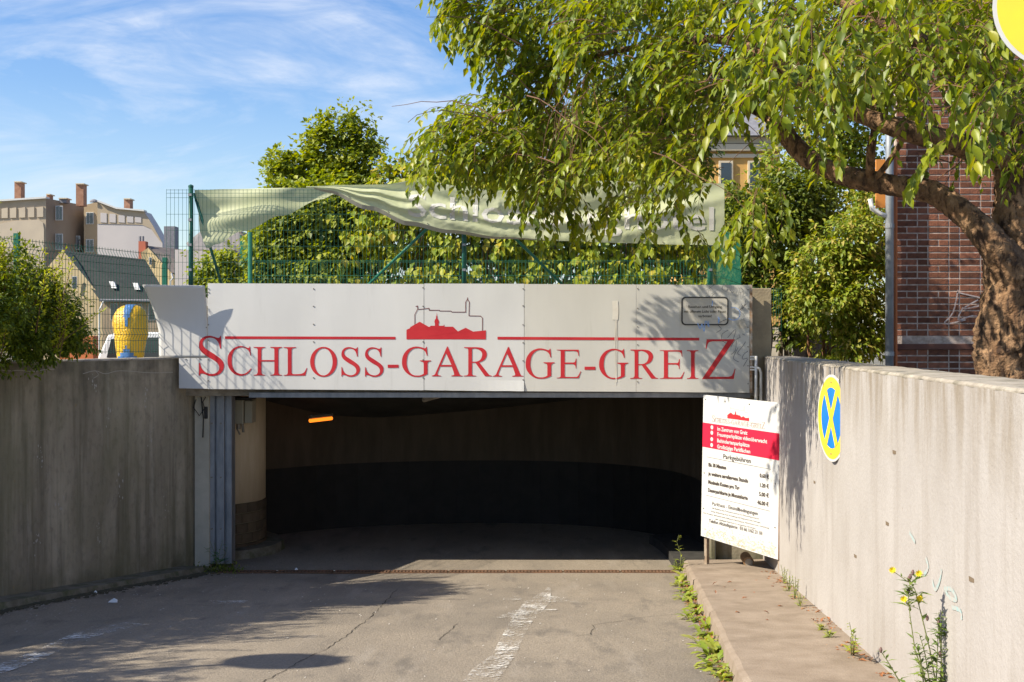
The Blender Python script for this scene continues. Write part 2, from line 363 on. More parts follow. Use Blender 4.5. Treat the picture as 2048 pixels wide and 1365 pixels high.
pt = MB(); bandg(pt, [(985,1160,1207),(1000,1130,1200),(1030,1110,1194)], .012); bandg(pt, [(990,1040,1240),(1030,1110,1225),(1075,1115,1222)], .012)
pt.build('arrow_head_marking', pm2, road)
pt = MB(); bandg(pt, [(-30,0,1350),(0,60,1330),(60,110,1308),(110,160,1285),(150,215,1268),(180,260,1256),(215,300,1250),(230,260,1246)])
bandg(pt, [(430,480,1210),(420,500,1203)], .012)
pt.build('edge_marking', pm, road)
# light flecks and grit along the left kerb
gr = MB()
for i in range(260):
    y = rnd.uniform(9.5, 15); x = xl(y) + .38 + abs(rnd.gauss(0, .35)); s = rnd.uniform(.003, .009)
    c = Vector((x, y, road_z(x, y) + .003)); gr.add([c+Vector((-s,-s,0)), c+Vector((s,-s*.6,0)), c+Vector((s*.5,s,s)), c+Vector((-s,s*.7,s*.5))], [(0,1,2,3)])
for i in range(170):
    y = rnd.uniform(8, 14.5); x = rnd.uniform(xl(y)+.4, xk(y)); s = rnd.uniform(.003, .008)
    c = Vector((x, y, road_z(x, y) + .003)); gr.add([c+Vector((-s,-s,0)), c+Vector((s,-s*.6,0)), c+Vector((s*.5,s,s)), c+Vector((-s,s*.7,s*.5))], [(0,1,2,3)])
tag(gr.build('grit', mat('grit', (.34,.31,.27), .9)), 'fine pale grit scattered over the asphalt ramp and along its kerbs', 'grit', kind='stuff')

gd = MB()
for i in range(1500):
    y = rnd.uniform(9.0, 14.6); x = xl(y) + .37 + abs(rnd.gauss(0, .09)); s_ = rnd.uniform(.006, .03)
    c = Vector((x, y, road_z(x, y) + .003 + .0005*(i % 8))); gd.add([c+Vector((-s_,-s_,0)), c+Vector((s_,-s_*.6,0)), c+Vector((s_*.5,s_,s_*.3)), c+Vector((-s_,s_*.7,s_*.2))], [(0,1,2,3)])
tag(gd.build('kerb_dirt', mat('kerb_dirt', (.045,.042,.028), .95, (.09,.08,.05), 20)), 'dark mossy dirt gathered at the foot of the left kerb', 'dirt', kind='stuff')
# left kerb
g = MB(); n = 60
for j in range(n):
    y0, y1 = -1 + 15.6*j/n, -1 + 15.6*(j+1)/n
    j0 = .012*noise.noise(Vector((y0*3, 0, 0))); j1 = .012*noise.noise(Vector((y1*3, 0, 0)))
    a0, a1 = Vector((xl(y0)-.05, y0, zr(y0)+.07)), Vector((xl(y1)-.05, y1, zr(y1)+.07))
    b0, b1 = Vector((xl(y0)+.34+j0, y0, zr(y0)+.07)), Vector((xl(y1)+.34+j1, y1, zr(y1)+.07))
    c0, c1 = Vector((xl(y0)+.37+j0, y0, zr(y0)-.04)), Vector((xl(y1)+.37+j1, y1, zr(y1)-.04))
    g.quad(a0, b0, b1, a1); g.quad(b0, c0, c1, b1)
tag(g.build('kerb', M_['kerb_left']), kind='structure')
# right sidewalk with kerb blocks
side = MB()
side_ = []
ys = [-1, 3, 5.2, 6.6, 7.45, 8.25, 9.35, 10.5, 11.7, 12.9, 14.0, 14.72]
def swz(y): return zr(y) + .125
for j in range(len(ys)-1):
    y0, y1 = ys[j], ys[j+1]; off = (-.004, .004, .0, .005, -.003)[j % 5]
    m = 8
    for k in range(m):
        ya, yb = y0 + (y1-y0)*k/m, y0 + (y1-y0)*(k+1)/m
        wa, wb = [.01*noise.noise(Vector((q*4, 7, 0))) + off for q in (ya, yb)]
        if k == 0: wa += .006
        if k == m-1: wb += .006
        L1 = [Vector((xk(ya)+.06+wa, ya, swz(ya)-.0)), Vector((xk(yb)+.06+wb, yb, swz(yb)))]
        L2 = [Vector((xk(ya)+.02+wa, ya, swz(ya)-.018)), Vector((xk(yb)+.02+wb, yb, swz(yb)-.018))]
        L3 = [Vector((xk(ya)+wa, ya, zr(ya)-.03)), Vector((xk(yb)+wb, yb, zr(yb)-.03))]
        R1 = [Vector((xr(ya)+.04, ya, swz(ya)+.01)), Vector((xr(yb)+.04, yb, swz(yb)+.01))]
        side.quad(L1[0], R1[0], R1[1], L1[1]); side.quad(L2[0], L1[0], L1[1], L2[1]); side.quad(L3[0], L2[0], L2[1], L3[1])
tag(side.build('sidewalk', M_['sidewalk']), kind='structure')
# inner kerb along the curved garage wall
inner = [(2.0,14.72),(2.03,16.0),(1.85,17.2),(1.2,18.0),(.3,18.3),(-1,18.3),(-2.4,17.9),(-3.2,17.4)]
outer = [(2.50,14.72),(2.55,16.2),(2.3,17.4),(1.45,18.35),(.3,18.75),(-1.0,18.75),(-2.6,18.3),(-3.5,17.5),(-4.6,16.6),(-5.5,16.2)]
def chaikin(p, n=2):
    for _ in range(n):
        q = [p[0]]
        for a, b in zip(p, p[1:]):
            q += [(a[0]*.75+b[0]*.25, a[1]*.75+b[1]*.25), (a[0]*.25+b[0]*.75, a[1]*.25+b[1]*.75)]
        p = q + [p[-1]]
    return p
ic = chaikin(inner)[:9]; g = MB()
oc = chaikin(outer[:8])[:9]
for a, b, c, d in zip(ic, ic[1:], oc, oc[1:]):
    g.quad((*a, zr(a[1])-.02), (*b, zr(b[1])-.02), (*b, zr(b[1])+.12), (*a, zr(a[1])+.12))
    g.quad((*a, zr(a[1])+.12), (*b, zr(b[1])+.12), (*d, zr(d[1])+.12), (*c, zr(c[1])+.12))
g.quad((2.0,14.72,zr(15)-.1),(2.9,14.72,zr(15)-.1),(2.9,14.72,zr(14.72)+.12),(2.0,14.72,zr(14.72)+.12)); g.quad((2.5,14.72,zr(14.72)+.121),(3.1,14.72,zr(14.72)+.121),(3.1,15.3,zr(15)+.121),(2.5,15.3,zr(15)+.121))
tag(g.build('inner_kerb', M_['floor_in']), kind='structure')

# ================================================================ retaining walls
def wall(name, fx, y0, y1, th, top, mat_, capmat, label, n=40):
    root = empty(name, (fx(y0), y0, zr(y0)), label, 'wall')
    g = MB(); s = 1 if th > 0 else -1
    for j in range(n):
        a, b = y0+(y1-y0)*j/n, y0+(y1-y0)*(j+1)/n
        g.quad((fx(a), a, zr(a)-.1), (fx(b), b, zr(b)-.1), (fx(b), b, top-.02), (fx(a), a, top-.02))
        g.quad((fx(a)+th, a, -2.2), (fx(b)+th, b, -2.2), (fx(b)+th, b, top-.02), (fx(a)+th, a, top-.02))
    for e in (y0, y1): g.quad((fx(e), e, zr(e)-.1), (fx(e)+th, e, zr(e)-.1), (fx(e)+th, e, top-.02), (fx(e), e, top-.02))
    g.build('wall_face', mat_, root)
    c = MB(); m = 160; rows = []
    for j in range(m+1):
        a = y0+(y1-y0)*j/m; row = []
        for q, dz in ((0, -.02), (.0, -.012), (.03, 0), (.33, .004), (.66, .002), (.97, 0), (1, -.02)):
            jj = .006*noise.noise(Vector((a*5, q*3, 4)))
            row.append(Vector((fx(a)+th*q + (jj*2 if q in (0,) else 0), a, top+dz+jj)))
        rows.append(row)
    for r0, r1 in zip(rows, rows[1:]):
        for k in range(len(r0)-1): c.quad(r0[k], r0[k+1], r1[k+1], r1[k])
    c.build('wall_top', capmat, root)
    return root
lw = wall('retaining_wall', xl, -1, 15.0, -.32, -.225, M_['wall_left'], M_['wall_cap'], 'dark weathered concrete wall with pale drip streaks in the shade left of the ramp')
rw = wall('retaining_wall', xr, -1, 14.75, .42, -.215, M_['wall_right'], M_['wall_cap'], 'pale sunlit concrete wall with the round blue and yellow sign, right of the ramp')
# horizontal lime crack on the left wall top
# turquoise chalk on right wall
def scribble_parts(strokes, f, w_, name, m, parent, nrm=Vector((0,-1,0))):
    for st_ in strokes:
        g_ = MB(); scribble(g_, [st_], f, w_, nrm); g_.build(name, m, parent)
def onwall(px, py, off=.004):
    t = (px-1024)/F; y = 1.70/(t-.094); return Vector((t*y-off, y-.0, -(py-678)/F*y))
def scribble(mb, strokes, f, w_=.006, nrm=Vector((0,-1,0))):
    for st in strokes:
        P = [f(*p) for p in st]
        if len(P) > 2:   # smooth
            Q = []
            for i in range(len(P)-1):
                p0, p1, p2, p3 = P[max(i-1,0)], P[i], P[i+1], P[min(i+2, len(P)-1)]
                for k in range(4):
                    t = k/4; Q.append(.5*((2*p1)+(p2-p0)*t+(2*p0-5*p1+4*p2-p3)*t*t+(3*p1-p0-3*p2+p3)*t**3))
            Q.append(P[-1]); P = Q
        vs = []
        for i, p in enumerate(P):
            t = (P[min(i+1, len(P)-1)]-P[max(i-1, 0)]).normalized(); s = nrm.cross(t).normalized()*w_/2
            vs += [p-s, p+s]
        mb.add(vs, [(2*i, 2*i+1, 2*i+3, 2*i+2) for i in range(len(P)-1)])
g = MB(); scribble(g, [[(1853,1115),(1858,1135),(1850,1150)],[(1866,1160),(1872,1180),(1880,1165),(1885,1140)],[(1890,1175),(1900,1195),(1915,1200),(1905,1180),(1890,1178)],[(1820,1065),(1832,1085)],[(1905,1215),(1922,1222),(1925,1240)]], onwall, .022, Vector((-1,0,0)))
g.build('chalk_mark', M_['turq'], rw)
# form-tie scars
g = MB()
for p in ((1712,1113),(1776,1048),(1790,905),(1945,1160),(1630,965)):
    c = onwall(*p, .003); g.add([c+Vector((0,-.04,.01)), c+Vector((0,.04,.012)), c+Vector((0,.035,-.014)), c+Vector((0,-.045,-.01))], [(0,1,2,3)])
g.build('tie_scar', mat('scar', (.16,.12,.08), .95), rw)
# flaking lime on the left wall
def onleft(px, py, off=.004):
    t = (px-1024)/F; y = (-4.08-.36*14.5)/(t-.36); return Vector((t*y+off, y, -(py-678)/F*y))
UZ_ = Vector((0,0,1)); g = MB(); rr = random.Random(3)
scribble(g, [[(x, 742+rr.uniform(-3,3)) for x in range(0,120,18)], [(165,748),(190,742),(210,748),(240,742),(300,746),(345,745)], [(190,742),(196,750),(186,757)]], onleft, .006, Vector((1,-.36,0)).normalized())
for cx, cy in ((72,1080),(195,1065),(290,795),(298,875),(80,920),(240,980),(218,830),(185,765),(120,1010),(330,1010)):
    for k in range(9):
        x, y = cx+rr.gauss(0,4), cy+rr.gauss(0,12); c_ = onleft(x, y, .004); n_ = 7; sz = rr.uniform(.004,.016)
        g.add([c_ + Vector((.36*.94,.94,0))*sz*rr.uniform(.4,1)*math.cos(6.283*q_/n_) + UZ_*sz*rr.uniform(.6,1.9)*math.sin(6.283*q_/n_) for q_ in range(n_)], [tuple(range(n_))])
g.build('lime_flake', mat('lime', (.36,.34,.30), .9), lw)

# ================================================================ garage building
GB = empty('underground_garage', (-.5, 16, -2.86), 'dark entrance hall of the underground garage behind the long white sign', 'garage')
def ceil_z(x, y):
    t = min(1, max(0, (y-16.9)/1.7)); return -.66 - t*(.40 - .10*(x)) if x > -4 else -.66 - t*.8
oc = chaikin(outer, 2); 
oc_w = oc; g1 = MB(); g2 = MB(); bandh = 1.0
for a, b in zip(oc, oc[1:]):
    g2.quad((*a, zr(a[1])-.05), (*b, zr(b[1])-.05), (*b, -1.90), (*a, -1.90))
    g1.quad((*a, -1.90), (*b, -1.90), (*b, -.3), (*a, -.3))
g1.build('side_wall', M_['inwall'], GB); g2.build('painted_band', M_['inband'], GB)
g = MB(); nx = 24; ny = 16
for j in range(ny+1):
    for i in range(nx+1):
        x = -5.6+8.8*i/nx; y = 14.86+5.2*j/ny; g.v.append((x, y, ceil_z(x, y) - (.06 if x < -4 else 0)))
for j in range(ny):
    for i in range(nx): k = j*(nx+1)+i; g.f.append((k, k+1, k+nx+2, k+nx+1))
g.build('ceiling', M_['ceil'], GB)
g = MB()
g.box(-4.25, 3.1, 14.72, 14.86, -.70, .40)          # header beam
g.box(-4.25, 3.16, 14.86, 20.5, -.05, .25)            # roof deck
g.box(-5.6, -4.25, 15.02, 20.5, -.62, -.40); g.box(-4.25, -4.15, 14.86, 20.5, -.62, .0)
g.box(-5.7, -5.55, 15.0, 20.6, -3, -.42); g.box(-5.6, -4.25, 20.5, 20.65, -3, -.42); g.box(-4.25, 3.16, 20.5, 20.65, -3, .22); g.box(3.02, 3.16, 15.16, 20.5, -3, -.05)
g.build('concrete_shell', M_['wall_cap'], GB)
g = MB().box(2.46, 3.13, 14.80, 15.15, -3, -.70); g.build('jamb', M_['wall_left'], GB)
g = MB().box(-5.55, -3.86, 15.02, 15.3, -3, -.45); g.build('jamb', M_['wall_left'], GB)
g = MB().box(-3.93, -3.75, 14.86, 15.01, zr(15)-.05, -.705); g.build('pale_jamb_edge', mat('pale_render', (.50,.46,.37), .9, (.40,.37,.30), 4), GB)
g = MB().box(-3.2, 2.9, 14.60, 14.70, -.715, -.655); g.build('shutter_rail', M_['steel'], GB)
# rounded nose column
cx, cy, cr = -4.1, 16.25, .75
col = empty('round_column', (cx, cy, zr(16)), 'cream painted rounded column with brown tiled base inside the entrance', 'column')
g = MB(); g.lathe([(cr, -2.16), (cr, -.6)], (cx, cy, 0), 48); g.build('shaft', M_['cream'], col, smooth=True)
g = MB(); g.lathe([(cr-.01, -3.0), (cr-.01, -2.165)], (cx, cy, 0), 48); g.build('base_core', M_['dark_joint'], col, smooth=True)
z0 = -2.95; ch = .131
for k in range(6):
    for q in range(14):
        a0 = R(-95) + q*R(13.2) + (R(6.6) if k % 2 else 0); a1 = a0 + R(12.6); vs = []
        for s in range(4):
            a = a0+(a1-a0)*s/3
            for rr_, zz in ((cr-.012, z0+k*ch+.005), (cr+.008, z0+k*ch+.008), (cr+.008, z0+(k+1)*ch-.008), (cr-.012, z0+(k+1)*ch-.005)):
                vs.append((cx+rr_*math.cos(a), cy+rr_*math.sin(a), zz))
        fs = [(4*s+i, 4*s+4+i, 4*s+5+i, 4*s+1+i) for s in range(3) for i in range(3)] + [(0,1,2,3), (15,14,13,12)]
        MB().add(vs, fs).build('tile', M_['tile'], col)
g = MB(); seg = 40
for k in range(seg):
    a, b = R(-110)+R(230)*k/seg, R(-110)+R(230)*(k+1)/seg
    ro = lambda t: .98 + .02*noise.noise(Vector((t*4, 0, 0)))
    P = lambda r_, t, z: (cx+r_*math.cos(t), cy+r_*math.sin(t), z)
    g.quad(P(.7,a,-2.73), P(ro(a),a,-2.735), P(ro(b),b,-2.735), P(.7,b,-2.73)); g.quad(P(ro(a),a,-2.735), P(ro(a)+.03,a,-2.9), P(ro(b)+.03,b,-2.9), P(ro(b),b,-2.735))
g.build('kerb_ring', M_['kerb_left'], col)
# steel guide column
sc = empty('steel_guide_column', (-3.65, 14.95, -2.78), 'grey galvanised steel shutter column at the left side of the entrance', 'column')
y = 14.9; x0 = (418-1024)/F*y; x1 = (463-1024)/F*y
g = MB(); g.box(x0, x0+.07, y, y+.2, -2.8, -.66); g.box(x0+.07, x0+.10, y+.03, y+.2, -2.8, -.66); g.box(x0+.10, x0+.19, y-.012, y+.2, -2.8, -.66); g.box(x0+.19, x0+.215, y+.03, y+.2, -2.8, -.66); g.box(x0+.215, x1, y+.004, y+.2, -2.8, -.66)
g.build('profile', M_['steel'], sc, bevel=.004)
for zz in (-1.05, -1.72, -2.36):
    for xx in (x0+.035, x0+.15):
        g = MB().tube([(xx, y-.025, zz), (xx, y+.01, zz)], .011, 8); g.build('bolt', M_['bolt'], sc)
g = MB(); g.box(x0-.05, x0-.005, y-.05, y+.0, -.99, -.84); sw = tag(g.build('key_switch', M_['black'], None, bevel=.006), 'small black switch box on the edge of the steel column', 'switch')
g = MB(); g.tube([(x0-.15,14.86,-.75),(x0-.18,14.84,-.85),(x0-.10,14.83,-.95),(x0-.04,14.84,-.86),(x0-.06,14.83,-.78),(x0-.02,14.82,-.72)], .006, 5)
g.tube([(x0-.08,14.83,-.72),(x0-.05,14.82,-1.0),(x0-.06,14.83,-1.22)], .008, 5)
tag(g.build('cable', M_['black']), 'thin looping black cable hanging under the left end of the sign', 'cable')
# electrical box on the round column
eb = empty('junction_box', at(484, 830, 15.5), 'grey junction box with cable glands fixed high on the cream column', 'box')
a = at(466, 800, 15.45); b = at(505, 848, 15.45)
g = MB().box(a.x, (a.x+b.x)/2+.02, 15.38, 15.62, b.z, a.z); g.build('housing', mat('grey_plastic', (.34,.32,.25), .6), eb, bevel=.008)
g = MB().box((a.x+b.x)/2+.028, b.x, 15.43, 15.66, b.z+.01, a.z-.01); g.build('side_housing', bpy.data.materials['grey_plastic'], eb, bevel=.008)
g = MB().box(a.x-.02, b.x+.0, 15.36, 15.68, a.z+.002, a.z+.03); g.build('lid', M_['black'], eb)
g = MB(); g.tube([(a.x+.07,15.45,b.z),(a.x+.07,15.45,b.z-.07)], .03, 8); g.tube([(a.x+.12,15.45,b.z),(a.x+.13,15.46,b.z-.11)], .017, 8); g.tube([(a.x+.05,15.45,b.z-.06),(a.x+.09,15.45,b.z-.14)], .012, 6)
g.build('cable_gland', M_['bolt'], eb)
# lit lamp
p0, p1 = at(620, 842, 17.0), at(663, 837, 17.35)
lamp = empty('strip_lamp', (p0+p1)/2, 'glowing orange strip lamp on the dark garage ceiling', 'lamp')
me = bpy.data.materials.new('orange_glow'); me.use_nodes = True; b_ = me.node_tree.nodes['Principled BSDF']; b_.inputs['Base Color'].default_value = (1,.35,.05,1); b_.inputs['Emission Color'].default_value = (1,.22,.015,1); b_.inputs['Emission Strength'].default_value = 0.95
MB().tube([p0, p1], .027, 10).build('tube', me, lamp)
MB().tube([p0+Vector((0,0,.05)), p1+Vector((0,0,.05))], .032, 6).build('fitting', M_['bolt'], lamp)
p0, p1 = at(848, 800, 15.9), at(885, 790, 15.6)
lamp2 = empty('strip_lamp', (p0+p1)/2, 'unlit small lamp fitting on the ceiling just behind the sign', 'lamp')
MB().tube([p0, p1], .035, 8).build('tube', M_['wall_cap'], lamp2); MB().box(p0.x, p0.x+.1, 15.7, 15.9, p0.z+.02, p0.z+.13).build('bracket', M_['bolt'], lamp2)

# drain channel
dr = empty('drain_channel', (-.6, 14.52, zr(14.5)), 'narrow rusty drain channel crossing the ramp at the garage threshold', 'drain')
xs = [-3.55 + i*.695 for i in range(8)] + [2.0]
for a, b in zip(xs, xs[1:]):
    g = MB(); z = zr(14.5) + .006
    g.box(a+.012, b-.012, 14.44, 14.456, z-.02, z+.012); g.box(a+.012, b-.012, 14.574, 14.59, z-.02, z+.012)
    m = 16
    for k in range(m): 
        xx = a+.02+(b-a-.06)*k/(m-1); g.box(xx, xx+.02, 14.456, 14.574, z-.015, z+.009)
    g.build('grate', M_['rust'], dr)
g = MB().box(-3.56, 2.0, 14.43, 14.6, zr(14.5)-.004, zr(14.5)+.006); g.build('gutter', mat('drain_dirt', (.09,.055,.03), .95), dr)

# ================================================================ glyphs traced for the serif lettering
def G_(s):
    out = []
    for tok in s.split():
        sm = tok.startswith('~'); x, y = tok.lstrip('~').split(','); out.append((float(x), float(y), sm))
    return out
GL = {
 'S': (515,600,485,[G_("785,115 785,270 772,270 ~755,205 ~715,155 ~655,138 ~600,150 ~565,185 ~562,225 ~590,265 ~650,305 ~720,350 ~785,400 ~815,445 ~820,490 ~805,540 ~760,585 ~690,605 ~630,600 ~580,580 ~545,573 ~530,582 528,600 515,600 515,445 527,445 ~545,505 ~590,555 ~650,578 ~705,575 ~750,545 ~762,500 ~745,455 ~700,415 ~630,375 ~560,325 ~525,280 ~515,230 ~530,170 ~575,128 ~640,113 ~700,125 ~745,140 ~768,132 775,115")]),
 'C': (535,748,465,[G_("900,272 915,425 905,425 ~885,355 ~830,305 ~750,290 ~670,320 ~620,390 ~603,500 ~615,600 ~660,680 ~730,718 ~800,722 ~860,690 918,630 925,640 ~880,705 ~810,745 ~740,752 ~640,720 ~560,630 ~535,520 ~550,410 ~620,315 ~700,275 ~760,268 ~830,285 ~870,300 ~888,290 893,272")]),
 'H': (960,748,465,[G_("960,283 1150,283 1150,293 ~1105,303 1088,330 1088,497 1300,497 1300,330 ~1285,303 1232,293 1232,283 1422,283 1422,293 ~1380,303 1365,330 1365,700 ~1380,730 1422,740 1422,748 1230,748 1230,740 ~1285,730 1300,700 1300,520 1088,520 1088,700 ~1103,730 1145,740 1145,748 960,748 960,740 ~1010,730 1028,700 1028,330 ~1012,303 960,293")]),
 'I': (960,748,465,[G_("960,283 1150,283 1150,293 ~1105,303 1088,330 1088,700 ~1103,730 1150,740 1150,748 960,748 960,740 ~1010,730 1028,700 1028,330 ~1012,303 960,293")]),
 'L': (1452,748,465,[G_("1452,283 1655,283 1655,293 ~1600,303 1582,330 1582,700 ~1600,722 ~1660,725 ~1740,718 ~1790,690 1825,625 1836,625 1805,748 1452,748 1452,740 ~1505,730 1520,700 1520,330 ~1505,303 1452,293")]),
 'G': (1508,597,465,[G_("1912,115 1925,260 1913,260 ~1890,200 ~1840,155 ~1760,137 ~1680,155 ~1610,230 ~1585,340 ~1590,430 ~1625,520 ~1690,575 ~1770,585 ~1825,575 1862,555 1862,400 ~1850,365 1800,350 1800,338 1980,338 1980,350 ~1940,362 1925,390 1925,562 ~1850,595 ~1770,607 ~1670,595 ~1580,540 ~1520,450 ~1508,350 ~1530,250 ~1600,160 ~1690,118 ~1760,112 ~1830,125 ~1875,140 ~1895,132 1902,115")]),
 'A': (30,598,465,[G_("278,113 290,113 470,540 ~492,578 530,588 530,598 345,598 345,588 ~392,575 390,540 355,440 163,440 125,540 ~128,575 178,588 178,598 30,598 30,588 ~75,570 100,520"), G_("262,220 350,412 178,412")]),
 'R': (553,598,465,[G_("558,123 760,123 ~850,135 ~910,180 ~928,245 ~905,310 ~860,350 805,370 930,530 ~970,575 1010,588 1010,598 900,598 742,377 688,377 688,550 ~700,580 752,588 752,598 553,598 553,588 ~610,580 627,550 627,180 ~615,145 558,135"), G_("688,150 ~740,145 ~800,165 ~848,210 ~850,270 ~820,330 ~760,358 688,358")]),
 'E': (212,1055,623,[G_("212,432 693,432 702,570 690,570 ~675,500 ~640,470 580,460 388,460 388,712 560,712 ~610,700 632,625 645,625 640,842 630,842 ~615,775 560,745 388,745 388,1000 ~400,1022 ~500,1028 ~600,1027 ~670,1015 735,905 747,905 693,1055 212,1055 212,1045 ~285,1035 300,1000 300,480 ~285,450 212,440")]),
 'Z': (1118,1062,857,[G_("1220,205 1830,205 1275,1015 1640,1015 ~1760,990 1828,840 1842,840 1805,1062 1118,1062 1670,248 1350,248 ~1260,280 1215,410 1198,410")]),
 '-': (0,0,100,[G_("0,-28 38,-28 38,-39 0,-39")]),
}
def outline(pts):
    n = len(pts); out = []
    for i in range(n):
        p1 = pts[i]; p2 = pts[(i+1) % n]; p0 = pts[i-1]; p3 = pts[(i+2) % n]
        out.append((p1[0], p1[1]))
        if p1[2] or p2[2]:
            a0 = p0 if p1[2] else p1; a3 = p3 if p2[2] else p2
            for k in (1, 2, 3):
                t = k/4
                out.append(tuple(.5*((2*p1[c])+(p2[c]-a0[c])*t+(2*a0[c]-5*p1[c]+4*p2[c]-a3[c])*t*t+(3*p1[c]-a0[c]-3*p2[c]+a3[c])*t**3) for c in (0, 1)))
    return out
def glyph(ch):
    """returns verts (cap-height units, y up) and triangles"""
    if ch == 'O':
        vs = []; n = 40
        for k in range(n):
            a = 2*math.pi*k/n; vs.append((.473+.473*math.cos(a), .505+.527*math.sin(a)))
        for k in range(n):
            a = 2*math.pi*k/n; vs.append((.47+.322*math.cos(a), .505+.477*math.sin(a)))
        return vs, [(k, (k+1) % n, n+(k+1) % n, n+k) for k in range(n)]
    x0, yb, u, loops = GL[ch]
    loops = [[((x-x0)/u, (yb-y)/u) for x, y in outline(l)] for l in loops]
    tri = tessellate_polygon([[Vector((x, y, 0)) for x, y in l] for l in loops])
    return [p for l in loops for p in l], [tuple(t) for t in tri]
GC = {}
def put_glyph(mb, ch, org, ux, uz, size):
    if ch not in GC: GC[ch] = glyph(ch)
    vs, fs = GC[ch]; mb.add([org + ux*(x*size) + uz*(y*size) for x, y in vs], fs)

# ================================================================ sign board
BY = 14.5
SB = empty('entrance_sign', (-.6, BY, -.64), 'long white sheet metal sign reading SCHLOSS-GARAGE-GREIZ over the garage entrance', 'sign')
def bp(px, py, off=0.0): 
    v = at(px, py, BY); v.y = BY - off; return v
def sheet(x, z): return .006*noise.noise(Vector((x*2.2, z*1.6, 3.3)))
def panel(px0, px1, t0, t1, b0, b1, off, m, dent=0, seed=0):
    g = MB(); nx, nz = 14, 10
    for side_y in (0, .006):
        for j in range(nz+1):
            for i in range(nx+1):
                u, v = i/nx, j/nz; px = px0+(px1-px0)*u; py = (t0+(t1-t0)*u)*(1-v) + (b0+(b1-b0)*u)*v
                p = bp(px, py, off); p.y += side_y + sheet(p.x, p.z)
                if dent and v > .89 and u > .6: p.y -= dent*(v-.89)/.11*(u-.6)/.4
                if dent and j == nz: p.z += .006*noise.noise(Vector((px*.03, seed, 0)))
                g.v.append(tuple(p))
    K = (nx+1)*(nz+1)
    for j in range(nz):
        for i in range(nx):
            k = j*(nx+1)+i; g.f.append((k, k+nx+1, k+nx+2, k+1)); g.f.append((K+k, K+k+1, K+k+nx+2, K+k+nx+1))
    for i in range(nx): g.f.append((i, i+1, K+i+1, K+i)); k = nz*(nx+1)+i; g.f.append((k, K+k, K+k+1, k+1))
    for j in range(nz): k = j*(nx+1); g.f.append((k, K+k, K+k+nx+1, k+nx+1)); k += nx; g.f.append((k, k+nx+1, K+k+nx+1, K+k))
    return g.build('panel', m, SB, smooth=False)
panel(415.5, 847.5, 567, 568.5, 778.5, 781, 0, M_['white'], 0, 1)
panel(848.5, 1048, 567.5, 568, 781, 783, .0, M_['white'], .02, 2)
panel(1048.8, 1272, 568.5, 569.5, 783, 784, .0, M_['white2'], 0, 3)
panel(1272.6, 1499, 569.5, 570.5, 784, 786, .001, M_['white2'], 0, 4)
panel(358, 415, 716.5, 716.5, 777, 778, .000, M_['white'], 0, 5)
# curled upper left sheet
g = MB(); nx, nz = 16, 24
for j in range(nz+1):
    for i in range(nx+1):
        u, v = i/nx, j/nz; py = 572.5+(716-572.5)*v
        pl = 300 + 16*min(1, v*1.6)**.8 + 2*v; px = pl + (414.5-pl)*u
        curl = max(0, 1-v/.68)**2
        p = bp(px, py, curl*(.12 + .19*(1-u))); p.y += sheet(p.x, p.z) + .006*curl*noise.noise(Vector((u*3, v*4, 9)));  g.v.append(tuple(p))
for j in range(nz):
    for i in range(nx): k = j*(nx+1)+i; g.f.append((k, k+nx+1, k+nx+2, k+1))
cs = g.build('panel', M_['white'], SB, smooth=True); cs['label'] = 'upper left sheet curling forward'
sm = cs.modifiers.new('solid', 'SOLIDIFY'); sm.thickness = .003; sm.offset = -1
# frame rails behind the sheets
g = MB()
for py in (600, 690, 765): a = bp(420, py); b = bp(1495, py); g.box(a.x, b.x, BY+.02, BY+.06, a.z-.02, a.z+.02)
for px in (420, 627, 848, 1048, 1272, 1490): a = bp(px, 575); b = bp(px, 778); g.box(a.x-.02, a.x+.02, BY+.06, BY+.22, b.z, a.z)
g.build('support_frame', M_['steel'], SB)
a = bp(1499.5, 570); b = bp(1499.5, 786)
MB().box(a.x, a.x+.03, BY-.006, BY+.12, b.z, a.z).build('edge_strip', mat('rusty_edge', (.30,.17,.09), .8, (.5,.45,.38), 12), SB)
a = bp(1048, 782.5); b_ = bp(1499, 787)
# letters
LO = .0032
def sign_letter(ch, px, base, cap, name='letter'):
    g = MB(); put_glyph(g, ch, bp(px, base, LO), Vector((1,0,0)), Vector((0,0,1)), cap/F*BY)
    g.v = [(x, y+sheet(x, z), z) for x, y, z in g.v]
    o = g.build(name, M_['red'], SB); md = o.modifiers.new('solid', 'SOLIDIFY'); md.thickness = .0008; md.offset = 0
sign_letter('S', 398, 751.6, 79.5)
for ch, px, b0 in (('C',455.3,751.3),('H',507.2,751.3),('L',567.3,751.6),('O',620.2,752.9),('S',682.9,753.3),('S',730.1,753.6),('G',804,753),('A',863.7,753),('R',927.5,753),('A',985.6,753.6),('G',1051.3,756.7),('E',1113.2,756.8),('G',1198.2,757.5),('R',1260,757.8),('E',1319.7,757.9),('I',1373.5,758)):
    sign_letter(ch, px, b0, 58.6 if ch == 'S' else 57)
sign_letter('Z', 1403.7, 758.5, 79.5)
sign_letter('-', 775.5, 752, 57); sign_letter('-', 1169, 756, 57)
def rule(p0, p1, y0, y1, h, m=None, name='rule'):
    a, b = bp(p0, y0, LO), bp(p1, y1, LO); hh = h/F*BY
    g = MB(); n = 24
    for i in range(n+1):
        p = a.lerp(b, i/n); q_ = p-Vector((0,0,hh)); g.v += [(p.x, p.y+sheet(p.x,p.z), p.z), (q_.x, q_.y+sheet(q_.x,q_.z), q_.z)]
    g.f = [(2*i, 2*i+1, 2*i+3, 2*i+2) for i in range(n)]; g.build(name, m or M_['red'], SB)
rule(450, 791, 673, 674, 5.3); rule(995, 1398.5, 674, 676, 5.5)
